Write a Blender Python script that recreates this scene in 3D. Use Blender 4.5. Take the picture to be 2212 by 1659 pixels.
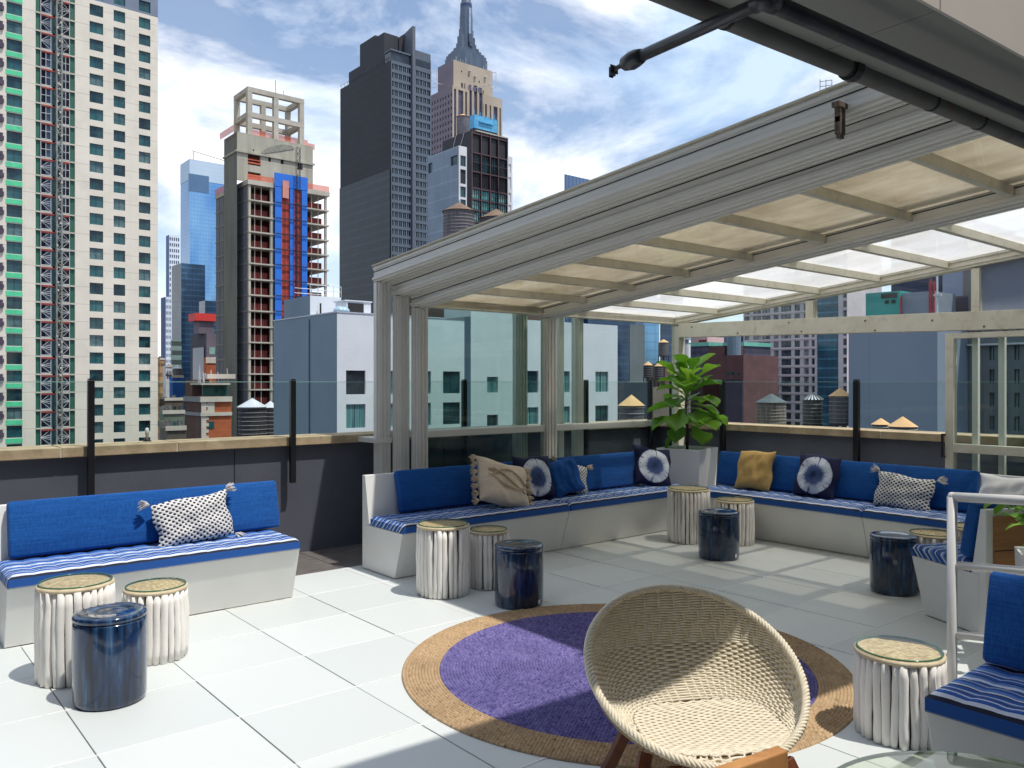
import bpy, math, random
from mathutils import Vector, Matrix
random.seed(7)
R = math.radians
for o in list(bpy.data.objects): bpy.data.objects.remove(o)
scene = bpy.context.scene
COL = scene.collection

# ---------------------------------------------------------------- camera, sky, sun
CAMH = 1.57; FPX = 1765.0; CX = 1106.0; HY = 825.0          # the photo measured on a 2212 px wide grid
AZ = R(50.4); c_, s_ = math.cos(AZ), math.sin(AZ)            # X runs along the left parapet, Y towards it
cam = bpy.data.objects.new('camera', bpy.data.cameras.new('camera'))
COL.objects.link(cam); scene.camera = cam
fwd = Vector((c_, s_, 0)); rgt = Vector((s_, -c_, 0))
cam.matrix_world = Matrix(((rgt.x, 0, -fwd.x, 0), (rgt.y, 0, -fwd.y, 0), (0, 1, 0, CAMH), (0, 0, 0, 1)))
cam.data.sensor_width = 36; cam.data.lens = 36 * FPX / 2212; cam.data.shift_y = -0.002
cam.data.clip_start = 0.05; cam.data.clip_end = 20000

SUNV = Vector((0.18, -0.43, 1.0)).normalized()              # towards the sun
w = bpy.data.worlds.new('World'); scene.world = w; w.use_nodes = True
nt = w.node_tree; N = nt.nodes; L = nt.links; N.clear()
wo = N.new('ShaderNodeOutputWorld'); bg = N.new('ShaderNodeBackground')
sky = N.new('ShaderNodeTexSky'); sky.sky_type = 'NISHITA'; sky.sun_disc = False
sky.sun_elevation = math.asin(SUNV.z); sky.sun_rotation = math.atan2(SUNV.x, SUNV.y)
sky.air_density = 1.0; sky.dust_density = 0.6; sky.ozone_density = 2.2
tc = N.new('ShaderNodeTexCoord')
mp = N.new('ShaderNodeMapping'); mp.inputs['Scale'].default_value = (1.0, 1.0, 1.9); mp.inputs['Location'].default_value = (0.37, 1.31, 0.2)
L.new(tc.outputs['Generated'], mp.inputs['Vector'])
n1 = N.new('ShaderNodeTexNoise'); n1.inputs['Scale'].default_value = 2.9; n1.inputs['Detail'].default_value = 12; n1.inputs['Roughness'].default_value = 0.60; n1.inputs['Distortion'].default_value = 0.35
L.new(mp.outputs[0], n1.inputs['Vector'])
rp = N.new('ShaderNodeValToRGB'); rp.color_ramp.elements[0].position = 0.395; rp.color_ramp.elements[0].color = (0.10, 0.10, 0.10, 1)
rp.color_ramp.elements[1].position = 0.555; rp.color_ramp.elements[1].color = (1, 1, 1, 1)
L.new(n1.outputs['Fac'], rp.inputs['Fac'])
n2 = N.new('ShaderNodeTexNoise'); n2.inputs['Scale'].default_value = 4.2; n2.inputs['Detail'].default_value = 6
L.new(mp.outputs[0], n2.inputs['Vector'])
cc = N.new('ShaderNodeValToRGB'); cc.color_ramp.elements[0].position = 0.40; cc.color_ramp.elements[0].color = (4.3, 5.4, 7.0, 1)
cc.color_ramp.elements[1].position = 0.60; cc.color_ramp.elements[1].color = (8.1, 8.1, 8.3, 1)
L.new(n2.outputs['Fac'], cc.inputs['Fac'])
mx = N.new('ShaderNodeMixRGB'); L.new(rp.outputs[0], mx.inputs[0]); L.new(sky.outputs[0], mx.inputs[1]); L.new(cc.outputs[0], mx.inputs[2])
L.new(mx.outputs[0], bg.inputs['Color']); bg.inputs['Strength'].default_value = 0.14
L.new(bg.outputs[0], wo.inputs['Surface'])

sun = bpy.data.objects.new('sun', bpy.data.lights.new('sun', 'SUN')); COL.objects.link(sun)
sun.data.energy = 3.25; sun.data.angle = R(0.8); sun.data.color = (1.0, 0.955, 0.88)
sun.rotation_euler = SUNV.to_track_quat('Z', 'Y').to_euler(); sun.location = (0, 0, 60)
scene.view_settings.view_transform = 'Standard'; scene.view_settings.look = 'None'
scene.view_settings.gamma = 1; scene.view_settings.use_curve_mapping = False
scene.view_settings.exposure = 0.25
scene.render.engine = 'CYCLES'
scene.cycles.transparent_max_bounces = 16; scene.cycles.max_bounces = 10; scene.cycles.diffuse_bounces = 5; scene.cycles.transmission_bounces = 8

# ---------------------------------------------------------------- photo pixel -> place at a chosen real distance
def dirn(x, y):
    l = (x - CX) / FPX
    return (c_ + s_ * l, s_ - c_ * l, -(y - HY) / FPX)
def atZ(x, y, z=0.0):
    a = dirn(x, y); t = (z - CAMH) / a[2]; return (a[0] * t, a[1] * t)
def atU(x, y, u):
    a = dirn(x, y); t = u / a[0]; return (a[1] * t, CAMH + a[2] * t)       # (v, z)
def atV(x, y, v):
    a = dirn(x, y); t = v / a[1]; return (a[0] * t, CAMH + a[2] * t)       # (u, z)
def atD(x, y, d):
    a = dirn(x, y); return (a[0] * d, a[1] * d, CAMH + a[2] * d)

# ---------------------------------------------------------------- materials
def lin(r, g, b):
    f = lambda q: (q / 255 / 12.92) if q <= 10 else ((q / 255 + 0.055) / 1.055) ** 2.4
    return (f(r), f(g), f(b), 1)
def newmat(name):
    m = bpy.data.materials.new(name); m.use_nodes = True
    return m, m.node_tree, m.node_tree.nodes['Principled BSDF']
def math_n(nt, op, a, b=None, clamp=False):
    n = nt.nodes.new('ShaderNodeMath'); n.operation = op; n.use_clamp = clamp
    for i, q in enumerate((a, b)):
        if q is None: continue
        if isinstance(q, (int, float)): n.inputs[i].default_value = q
        else: nt.links.new(q, n.inputs[i])
    return n.outputs[0]
def mixc(nt, fac, a, b, mode='MIX'):
    n = nt.nodes.new('ShaderNodeMixRGB'); n.blend_type = mode
    for i, q in enumerate((fac, a, b)):
        if isinstance(q, (int, float)): n.inputs[i].default_value = q
        elif isinstance(q, tuple): n.inputs[i].default_value = q
        else: nt.links.new(q, n.inputs[i])
    return n.outputs[0]
def M(name, a, b=None, scale=3.0, rough=0.6, metal=0.0, bump=0.0, bscale=None, stretch=(1, 1, 1), lines=(), spec=0.5, space='obj', coat=0.0, dirt=None):
    """two-tone noise material; lines = (axis, pitch, offset, width, multiplier) real joints in world metres"""
    m, nt, bs = newmat(name)
    if b is None: b = tuple(min(1, q * 0.86) for q in a[:3]) + (1,)
    tcn = nt.nodes.new('ShaderNodeTexCoord'); mpn = nt.nodes.new('ShaderNodeMapping'); mpn.inputs['Scale'].default_value = stretch
    geo = nt.nodes.new('ShaderNodeNewGeometry')
    nt.links.new(tcn.outputs['Object'] if space == 'obj' else geo.outputs['Position'], mpn.inputs['Vector'])
    nz = nt.nodes.new('ShaderNodeTexNoise'); nz.inputs['Scale'].default_value = scale; nz.inputs['Detail'].default_value = 5
    nt.links.new(mpn.outputs[0], nz.inputs['Vector'])
    mr = nt.nodes.new('ShaderNodeMapRange'); mr.inputs[1].default_value = 0.3; mr.inputs[2].default_value = 0.7
    nt.links.new(nz.outputs['Fac'], mr.inputs[0])
    col = mixc(nt, mr.outputs[0], a, b)
    if dirt:
        n3 = nt.nodes.new('ShaderNodeTexNoise'); n3.inputs['Scale'].default_value = dirt[0]; n3.inputs['Detail'].default_value = 8; n3.inputs['Roughness'].default_value = .7
        nt.links.new(mpn.outputs[0], n3.inputs['Vector'])
        m3 = nt.nodes.new('ShaderNodeMapRange'); m3.inputs[1].default_value = 0.52; m3.inputs[2].default_value = 0.75; m3.inputs[4].default_value = dirt[2]
        nt.links.new(n3.outputs['Fac'], m3.inputs[0]); col = mixc(nt, m3.outputs[0], col, dirt[1])
    if lines:
        sp = nt.nodes.new('ShaderNodeSeparateXYZ'); nt.links.new(geo.outputs['Position'], sp.inputs[0])
        for ax, pitch, off, wd, mul in lines:
            q = math_n(nt, 'SUBTRACT', sp.outputs[ax], off); q = math_n(nt, 'DIVIDE', q, pitch)
            q = math_n(nt, 'FLOORED_MODULO', q, 1.0) if False else math_n(nt, 'FRACT', q)
            q = math_n(nt, 'LESS_THAN', q, wd / pitch)
            mu = mixc(nt, q, (1, 1, 1, 1), (mul, mul, mul, 1)); col = mixc(nt, 1.0, col, mu, 'MULTIPLY')
    nt.links.new(col, bs.inputs['Base Color'])
    bs.inputs['Roughness'].default_value = rough; bs.inputs['Metallic'].default_value = metal
    bs.inputs['Specular IOR Level'].default_value = spec; bs.inputs['Coat Weight'].default_value = coat
    if bump:
        n4 = nt.nodes.new('ShaderNodeTexNoise'); n4.inputs['Scale'].default_value = bscale or scale * 8; n4.inputs['Detail'].default_value = 4
        nt.links.new(mpn.outputs[0], n4.inputs['Vector'])
        bp = nt.nodes.new('ShaderNodeBump'); bp.inputs['Strength'].default_value = bump; bp.inputs['Distance'].default_value = 0.01
        nt.links.new(n4.outputs['Fac'], bp.inputs['Height']); nt.links.new(bp.outputs[0], bs.inputs['Normal'])
    return m
def glass(name, tint, refl=1.0, rough=0.0, tint2=None):
    m, nt, bs = newmat(name); nt.nodes.remove(bs)
    out = nt.nodes['Material Output']
    t = nt.nodes.new('ShaderNodeBsdfTransparent'); t.inputs[0].default_value = tint
    g = nt.nodes.new('ShaderNodeBsdfGlossy'); g.inputs['Roughness'].default_value = rough
    fr = nt.nodes.new('ShaderNodeFresnel'); fr.inputs[0].default_value = 1.5
    gb = nt.nodes.new('ShaderNodeNewGeometry')
    mul = math_n(nt, 'MULTIPLY', math_n(nt, 'MULTIPLY', fr.outputs[0], refl, True), math_n(nt, 'SUBTRACT', 1.0, gb.outputs['Backfacing']))
    mxs = nt.nodes.new('ShaderNodeMixShader'); nt.links.new(mul, mxs.inputs[0]); nt.links.new(t.outputs[0], mxs.inputs[1]); nt.links.new(g.outputs[0], mxs.inputs[2])
    nt.links.new(mxs.outputs[0], out.inputs[0]); return m
def polycarb(name, colr, colt, clear, dirtc, dirtamt):
    """weathered translucent roof sheet: part lets light straight through, part scatters it"""
    m, nt, bs = newmat(name); nt.nodes.remove(bs); out = nt.nodes['Material Output']
    geo = nt.nodes.new('ShaderNodeNewGeometry')
    nz = nt.nodes.new('ShaderNodeTexNoise'); nz.inputs['Scale'].default_value = 2.6; nz.inputs['Detail'].default_value = 9; nz.inputs['Roughness'].default_value = .62
    mpp = nt.nodes.new('ShaderNodeMapping'); mpp.inputs['Scale'].default_value = (1.0, .45, 1); nt.links.new(geo.outputs['Position'], mpp.inputs[0]); nt.links.new(mpp.outputs[0], nz.inputs['Vector'])
    mr = nt.nodes.new('ShaderNodeMapRange'); mr.inputs[1].default_value = 0.38; mr.inputs[2].default_value = 0.68; mr.inputs[4].default_value = dirtamt
    nt.links.new(nz.outputs['Fac'], mr.inputs[0])
    colr2 = mixc(nt, mr.outputs[0], colr, dirtc); colt2 = mixc(nt, mr.outputs[0], colt, dirtc)
    d = nt.nodes.new('ShaderNodeBsdfDiffuse'); nt.links.new(colr2, d.inputs[0])
    t = nt.nodes.new('ShaderNodeBsdfTranslucent'); nt.links.new(colt2, t.inputs[0])
    a = nt.nodes.new('ShaderNodeMixShader'); a.inputs[0].default_value = 0.85
    nt.links.new(d.outputs[0], a.inputs[1]); nt.links.new(t.outputs[0], a.inputs[2])
    tr = nt.nodes.new('ShaderNodeBsdfTransparent'); tr.inputs[0].default_value = (1, .97, .9, 1)
    b = nt.nodes.new('ShaderNodeMixShader'); b.inputs[0].default_value = clear
    nt.links.new(a.outputs[0], b.inputs[1]); nt.links.new(tr.outputs[0], b.inputs[2])
    nt.links.new(b.outputs[0], out.inputs[0]); return m
def winglass(name, a, b, scale=0.4, rough=0.08, metal=0.0):
    """dark window glass whose curtains / rooms vary from pane to pane"""
    m, nt, bs = newmat(name)
    geo = nt.nodes.new('ShaderNodeNewGeometry')
    nz = nt.nodes.new('ShaderNodeTexNoise'); nz.inputs['Scale'].default_value = scale; nz.inputs['Detail'].default_value = 3
    nt.links.new(geo.outputs['Position'], nz.inputs['Vector'])
    mr = nt.nodes.new('ShaderNodeMapRange'); mr.inputs[1].default_value = 0.35; mr.inputs[2].default_value = 0.65
    nt.links.new(nz.outputs['Fac'], mr.inputs[0])
    nt.links.new(mixc(nt, mr.outputs[0], a, b), bs.inputs['Base Color'])
    bs.inputs['Roughness'].default_value = rough; bs.inputs['Metallic'].default_value = metal
    return m
def grey(v): return (v, v, v, 1)

# ---------------------------------------------------------------- mesh builder
class MB:
    def __init__(s): s.v = []; s.f = []
    def box(s, x0, x1, y0, y1, z0, z1):
        i = len(s.v)
        s.v += [(x0, y0, z0), (x1, y0, z0), (x1, y1, z0), (x0, y1, z0), (x0, y0, z1), (x1, y0, z1), (x1, y1, z1), (x0, y1, z1)]
        s.f += [(i, i+3, i+2, i+1), (i+4, i+5, i+6, i+7), (i, i+1, i+5, i+4), (i+1, i+2, i+6, i+5), (i+2, i+3, i+7, i+6), (i+3, i, i+4, i+7)]
        return s
    def prism(s, pts, off):
        """pts = closed outline (3D), swept by vector off"""
        i = len(s.v); n = len(pts); o = Vector(off)
        s.v += [tuple(p) for p in pts] + [tuple(Vector(p) + o) for p in pts]
        s.f += [tuple(range(i + n - 1, i - 1, -1)), tuple(range(i + n, i + 2 * n))]
        s.f += [(i + k, i + (k + 1) % n, i + n + (k + 1) % n, i + n + k) for k in range(n)]
        return s
    def loft(s, rings, closed=True, cap=True):
        i = len(s.v); n = len(rings[0])
        for r_ in rings: s.v += [tuple(p) for p in r_]
        m = n if closed else n - 1
        for a in range(len(rings) - 1):
            for k in range(m):
                s.f.append((i + a*n + k, i + a*n + (k+1) % n, i + (a+1)*n + (k+1) % n, i + (a+1)*n + k))
        if cap and closed:
            s.f.append(tuple(range(i + n - 1, i - 1, -1))); j = i + (len(rings) - 1) * n; s.f.append(tuple(range(j, j + n)))
        return s
    def lathe(s, prof, cx=0, cy=0, n=24, cz=0):
        return s.loft([[(cx + r*math.cos(2*math.pi*k/n), cy + r*math.sin(2*math.pi*k/n), cz + z) for k in range(n)] for r, z in prof])
    def tube(s, pts, r, n=8, closed=False, flat=1.0):
        pts = [Vector(p) for p in pts]; rings = []; m = len(pts); up = None
        for k in range(m):
            t = (pts[(k+1) % m] - pts[k-1]) if closed else (pts[min(k+1, m-1)] - pts[max(k-1, 0)])
            t.normalize()
            if up is None:
                up = Vector((0, 0, 1)) if abs(t.z) < 0.9 else Vector((1, 0, 0))
            a = t.cross(up)
            if a.length < 1e-5: a = t.cross(Vector((0.3, 0.5, 0.8)))
            a.normalize(); b = a.cross(t).normalized(); up = b
            rr = r[k] if isinstance(r, (list, tuple)) else r
            rings.append([pts[k] + a*rr*math.cos(2*math.pi*q/n) + b*rr*flat*math.sin(2*math.pi*q/n) for q in range(n)])
        if closed:
            rings.append(rings[0])
            return s.loft(rings, cap=False)
        return s.loft(rings)
    def grid(s, P, closeu=False):
        i = len(s.v); a = len(P); b = len(P[0])
        for row in P: s.v += [tuple(p) for p in row]
        for x in range(a if closeu else a - 1):
            for y in range(b - 1):
                s.f.append((i + x*b + y, i + ((x+1) % a)*b + y, i + ((x+1) % a)*b + y + 1, i + x*b + y + 1))
        return s
    def quad(s, *p):
        i = len(s.v); s.v += [tuple(q) for q in p]; s.f.append(tuple(range(i, i + len(p)))); return s
    def mesh(s, name, off=(0, 0, 0), smooth=False):
        me = bpy.data.meshes.new(name)
        me.from_pydata([(x - off[0], y - off[1], z - off[2]) for x, y, z in s.v], [], s.f)
        me.update()
        if smooth: me.polygons.foreach_set('use_smooth', [True] * len(me.polygons))
        return me

def thing(name, label, cat, loc=(0, 0, 0), rotz=0.0, group=None):
    o = bpy.data.objects.new(name, None); COL.objects.link(o); o.empty_display_size = 0.1
    o.location = loc; o.rotation_euler = (0, 0, rotz); o['label'] = label; o['category'] = cat
    if group: o['group'] = group
    return o
def part(name, mb, mat, parent=None, local=False, smooth=False, bevel=0.0, label=None, kind=None):
    off = (0, 0, 0)
    if parent is not None and not local:
        p = parent; q = Vector(p.location)
        while p.parent: p = p.parent; q += Vector(p.location)
        off = tuple(q)
    o = bpy.data.objects.new(name, mb.mesh(name, off, smooth)); COL.objects.link(o); o.data.materials.append(mat)
    if parent is not None: o.parent = parent
    if bevel:
        md = o.modifiers.new('bevel', 'BEVEL'); md.width = bevel; md.segments = 2; md.limit_method = 'ANGLE'; md.angle_limit = R(40)
    if label: o['label'] = label
    if kind: o['kind'] = kind
    return o
def solo(name, mb, mat, label, cat, group=None, **k):
    o = part(name, mb, mat, **k); o['label'] = label; o['category'] = cat
    if group: o['group'] = group
    return o
def struct(name, mb, mat, **k):
    o = part(name, mb, mat, **k); o['kind'] = 'structure'; return o
def dup(root, loc, rotz, label, group=None):
    r_ = root.copy(); COL.objects.link(r_); r_.location = loc; r_.rotation_euler = (0, 0, rotz); r_['label'] = label
    if group: r_['group'] = group
    for ch in list(root.children):
        q = ch.copy(); COL.objects.link(q); q.parent = r_
        for g in ch.children:
            d = g.copy(); COL.objects.link(d); d.parent = q
    return r_

# ================================================================ GROUND, DECK
m_city = M('city_ground', grey(.10), grey(.16), 0.02, .9, space='world')
struct('ground', MB().box(-6000, 6000, -6000, 6000, -62, -60), m_city)

# white pavers, one bevelled slab each, small level and tone differences
m_tile, nt, bs = newmat('porcelain_paver')
geo = nt.nodes.new('ShaderNodeNewGeometry')
nz = nt.nodes.new('ShaderNodeTexNoise'); nz.inputs['Scale'].default_value = 1.3; nz.inputs['Detail'].default_value = 8; nz.inputs['Roughness'].default_value = .65
nt.links.new(geo.outputs['Position'], nz.inputs['Vector'])
c1 = mixc(nt, geo.outputs['Random Per Island'], (.585, .615, .605, 1), (.645, .67, .655, 1))
mr = nt.nodes.new('ShaderNodeMapRange'); mr.inputs[1].default_value = .50; mr.inputs[2].default_value = .80; mr.inputs[4].default_value = .22
nt.links.new(nz.outputs['Fac'], mr.inputs[0]); c2 = mixc(nt, mr.outputs[0], c1, (.56, .585, .57, 1))
nsp = nt.nodes.new('ShaderNodeTexNoise'); nsp.inputs['Scale'].default_value = 23; nsp.inputs['Detail'].default_value = 2
nt.links.new(geo.outputs['Position'], nsp.inputs['Vector'])
msp = nt.nodes.new('ShaderNodeMapRange'); msp.inputs[1].default_value = .755; msp.inputs[2].default_value = .80; msp.inputs[4].default_value = .5
nt.links.new(nsp.outputs['Fac'], msp.inputs[0]); c3 = mixc(nt, msp.outputs[0], c2, (.30, .28, .24, 1))
nt.links.new(c3, bs.inputs['Base Color'])
mrr = nt.nodes.new('ShaderNodeMapRange'); mrr.inputs[3].default_value = .38; mrr.inputs[4].default_value = .62
nt.links.new(nz.outputs['Fac'], mrr.inputs[0]); nt.links.new(mrr.outputs[0], bs.inputs['Roughness']); bs.inputs['Specular IOR Level'].default_value = .4
T = 0.611; TU, TV = 0.845, 3.15
mb = MB()
for i in range(-8, 12):
    for j in range(-9, 5):
        u0 = TU + T*i; v0 = TV + T*j
        if u0 > 7.9: continue
        dz = random.uniform(-.0015, .0015); g = .0028
        x0, x1, y0, y1 = u0 + g, u0 + T - g, v0 + g*.8, v0 + T - g*.8
        mb.box(x0, x1, y0, y1, -.03, dz)
struct('deck_paving', mb, m_tile, bevel=.0022)
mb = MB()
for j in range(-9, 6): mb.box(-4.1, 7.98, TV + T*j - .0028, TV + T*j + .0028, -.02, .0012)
struct('lit_joint_strips', mb, M('lit_joint_edge', (.90, .90, .88, 1), (.80, .80, .78, 1), 3, .7, space='world', dirt=(9, (.30, .29, .27, 1), .5)))  # white strips stand in for sunlit slab edges along these joints
m_gap = M('grey_gap', grey(.16), grey(.10), 9, .9)
m_wood = M('wood_look_paver', lin(118, 112, 108), lin(66, 62, 62), 6, .6, stretch=(1, 9, 1), dirt=(30, lin(150, 145, 140), .5))
mb = MB()
for i in range(-8, 13):
    u0 = TU + T*i
    if u0 > 8.2: continue
    mb.box(u0 + .003, u0 + T - .003, 6.207, 6.207 + T, -.03, -.001)
    mb.box(u0 + .003, u0 + T - .003, 6.213 + T, 7.05, -.03, -.001)
struct('wood_look_paving', mb, m_wood, bevel=.002)
struct('deck_base', MB().box(-4.2, 8.6, -2.6, 7.35, -.40, -.034), m_gap)
m_bmass = M('host_brick', lin(120, 100, 90), lin(90, 78, 72), .6, .9)
hb = thing('host_building', 'brick building carrying the roof deck, hidden beneath the paving', 'building', (2, 2, -60))
part('wall', MB().box(-4.15, 8.55, -14, 7.3, -60, -.41), m_bmass, hb)

# ================================================================ PARAPETS
m_wall = M('charcoal_panel', (.075, .080, .105, 1), (.095, .10, .13, 1), 2.2, .55, dirt=(34, (.25, .25, .26, 1), .10))
m_cap = M('limestone_cap', lin(190, 170, 138), lin(154, 134, 106), 5, .85, bump=.25, bscale=40, dirt=(9, lin(128, 100, 74), .55))
m_caulk = M('caulk', lin(205, 190, 165), None, 5, .8)
m_blk = M('black_metal', (.008, .008, .009, 1), (.012, .012, .014, 1), 5, .32)
lw = thing('parapet_wall', 'long charcoal parapet wall with tan stone coping, running behind the left bench and the glass enclosure', 'parapet wall', (2, 7.2, 0), group=None)
part('wall', MB().box(-4.2, 8.62, 7.05, 7.3, -.3, .985), m_wall, lw)
k = 0; u = -3.4; mb = MB()
while u < 8.6:
    ln = .86 if k % 2 else 1.0
    part('coping_stone', MB().box(u + .006, min(u + ln - .006, 8.62), 6.985, 7.36, .99, 1.068 + random.uniform(-.002, .002)), m_cap, lw, bevel=.006)
    mb.box(u + ln - .006, u + ln + .006, 6.99, 7.35, .992, 1.062); u += ln; k += 1
part('mortar_joint', mb, m_caulk, lw)
part('wall_seam', MB().box(2.68, 2.686, 7.046, 7.05, 0, .98).box(4.9, 4.906, 7.046, 7.05, 0, .98), M('seam', grey(.008)), lw)
rw = thing('parapet_wall', 'charcoal parapet wall with pale stone coping behind the right-hand benches', 'parapet wall', (8.4, 4, 0))
part('wall', MB().box(8.3, 8.55, -2.6, 7.05, -.3, .985), m_wall, rw)
v = 6.98; k = 0; mb = MB()
while v > -1:
    ln = .9 if k % 2 else 1.02
    part('coping_stone', MB().box(8.235, 8.62, v - ln + .006, v - .006, .99, 1.068 + random.uniform(-.002, .002)), m_cap, rw, bevel=.006)
    mb.box(8.24, 8.61, v - ln - .006, v - ln + .006, .992, 1.062); v -= ln; k += 1
part('mortar_joint', mb, m_caulk, rw)

m_gl = glass('clear_glass', (.93, .965, .95, 1), 0.8)
m_gledge = M('glass_edge', lin(150, 190, 180), None, 3, .2)
def rail_post(parent, x, y, z0=.66, z1=1.585, r=.024):
    mb = MB().box(x - r, x + r, y - r, y + r, z0, z1)
    part('post', mb, m_blk, parent, bevel=.004)
    part('post_cap', MB().box(x - r*.8, x + r*.8, y - r*.8, y + r*.8, z1 + .001, z1 + .012), M('cap_silver', grey(.5), None, 3, .4, .8) if False else m_blk, parent)
gr = thing('glass_railing', 'clear glass railing on tall black posts above the left parapet', 'railing', (2, 7.0, 1.0))
for x in (-1.8, -.14, 1.52, 3.18): rail_post(gr, x, 6.955)
rail_post(gr, 5.10, 6.955); rail_post(gr, 6.9, 6.955); rail_post(gr, 8.05, 6.955)
for a, b in ((-1.77, -.17), (-.11, 1.49), (1.55, 3.15), (3.21, 5.07), (5.13, 6.87), (6.93, 8.02)):
    g = part('glass_pane', MB().box(a, b, 6.965, 6.977, 1.08, 1.568), m_gl, gr)
    part('pane_edge', MB().box(a, b, 6.966, 6.976, 1.5685, 1.573), m_gledge, gr)
g2 = thing('glass_railing', 'glass railing with black posts and short black top rail above the right parapet', 'railing', (8.2, 4, 1.0))
for y in (5.95, 4.28, 2.62, .95): rail_post(g2, 8.21, y, r=.028)
for a, b in ((4.31, 5.92), (2.65, 4.25), (.98, 2.59)):
    part('glass_pane', MB().box(8.205, 8.217, a, b, 1.08, 1.568), m_gl, g2)
    part('pane_edge', MB().box(8.206, 8.216, a, b, 1.5685, 1.573), m_gledge, g2)
part('top_rail', MB().box(8.185, 8.235, 5.98, 6.75, 1.545, 1.59), m_blk, g2, bevel=.004)
part('post', MB().box(8.185, 8.235, 6.7, 6.75, .66, 1.544), m_blk, g2)
part('glass_pane', MB().box(8.2, 8.212, 5.98, 6.69, 1.08, 1.54), glass('smoked_glass', (.55, .52, .5, 1), .6), g2)

# ================================================================ GLASS ENCLOSURE (three nested sliding sections)
m_alu = M('aluminium', (.80, .78, .72, 1), (.76, .74, .68, 1), 3, .35, .1, dirt=(5, (.40, .37, .32, 1), .10))
m_aluc = M('cream_aluminium', (.74, .70, .58, 1), (.64, .60, .47, 1), 4, .45, .0, dirt=(10, (.33, .27, .17, 1), .5))
m_seal = M('rubber_seal', grey(.015), None, 3, .6)
m_gls = glass('green_glass', (.90, .945, .93, 1), .8)
m_sheet = glass('sheet_underside', (.98, .98, .97, 1), .5)
m_polyA = polycarb('roof_sheet_weathered', (.50, .48, .43, 1), (.52, .48, .41, 1), .05, (.26, .22, .165, 1), .85)
m_polyC = polycarb('roof_sheet_upper', (.8, .78, .72, 1), (.95, .93, .88, 1), .64, (.6, .55, .45, 1), .4)
m_polyB = polycarb('roof_sheet_clear', (.74, .78, .80, 1), (.97, .975, .97, 1), .26, (.62, .58, .50, 1), .45)
PV = [1.99 - .642 + .642*k for k in range(9)]                       # purlin lines across the roof
SLOPE = {1: .087, 2: .095, 3: .102}
EV = {1: 6.76, 2: 6.64, 3: 6.52}                             # eave line
EZ = {1: 2.655, 2: 2.525, 3: 2.395}                          # top of the eave
def rz(s, v): return EZ[s] + SLOPE[s] * (EV[s] - v)
VN = 1.47                                                    # the roof ends under the canopy beam
def sloped(mb, s, u0, u1, d0, d1, va=None, vb=None):
    """bar following the roof slope of section s between u0,u1 and depths d0..d1 below its top"""
    va = EV[s] if va is None else va; vb = VN if vb is None else vb
    mb.prism([(u0, va, rz(s, va) - d1), (u1, va, rz(s, va) - d1), (u1, va, rz(s, va) - d0), (u0, va, rz(s, va) - d0)], (0, vb - va, rz(s, vb) - rz(s, va)))
def frame(parent, s, u0, wd=.13, th=.15, grooves=True):
    mb = MB(); sloped(mb, s, u0, u0 + wd, 0, th)
    part('rafter', mb, m_alu, parent, bevel=.006)
    if grooves:
        mb = MB(); sloped(mb, s, u0 - .010, u0 - .001, .012, .034); sloped(mb, s, u0 - .016, u0 - .001, th - .045, th - .02)
        sloped(mb, s, u0 + wd*.25, u0 + wd*.42, th + .001, th + .014); sloped(mb, s, u0 + wd*.68, u0 + wd*.86, th + .001, th + .014)
        part('rafter_rib', mb, m_alu, parent, bevel=.003)
        mb = MB(); sloped(mb, s, u0 - .003, u0 - .0012, .050, .057); sloped(mb, s, u0 + wd*.52, u0 + wd*.57, th + .0012, th + .003); part('seal', mb, m_seal, parent)
        mb = MB(); sloped(mb, s, u0 - .020, u0 + .01, -.012, -.001); part('drip_edge', mb, m_aluc, parent)
    y = EV[s]
    mb = MB().box(u0, u0 + wd, y - .10, y + .004, .0, rz(s, y) - th - .001); part('frame_post', mb, m_alu, parent, bevel=.006)
    mb = MB()
    for a, b in ((.12, .26), (.42, .56), (.74, .88)): mb.box(u0 + wd*a, u0 + wd*b, y - .112, y - .101, .0, rz(s, y) - th - .02)
    mb.box(u0 - .012, u0 - .001, y - .075, y - .05, 0, rz(s, y) - th)
    part('post_rib', mb, m_alu, parent, bevel=.003)
def roofbay(parent, s, u0, u1, mat, purl=True, bars=m_aluc):
    for i in range(len(PV)):
        a = max(VN, PV[i] + .02); b = (PV[i+1] - .02) if i + 1 < len(PV) else EV[s] - .05
        if i == len(PV) - 1 and b - a < .05: continue
        mb = MB(); sloped(mb, s, u0 + .001, u1 - .001, .040, .052, b, a); o = part('roof_panel', mb, mat, parent)
        o.data.materials.append(m_sheet)
        for k, pg in enumerate(o.data.polygons): pg.material_index = 0 if k == 4 else 1     # the scattering skin is the top one
    if purl:
        for i, y in enumerate(PV):
            if i == 0: continue
            mb = MB(); sloped(mb, s, u0 + .002, u1 - .002, .03, .105, y + .019, y - .019); part('purlin', mb, bars, parent, bevel=.003)
            mb = MB(); sloped(mb, s, u0 + .002, u1 - .002, .036, .062, y + .026, y + .0195); part('purlin_seal', mb, m_seal, parent) if s == 3 else None
    mb = MB(); sloped(mb, s, u0 + .002, u1 - .002, .0, .12, EV[s] - .002, EV[s] - .055); part('eave_bar', mb, bars, parent, bevel=.003)
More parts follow.
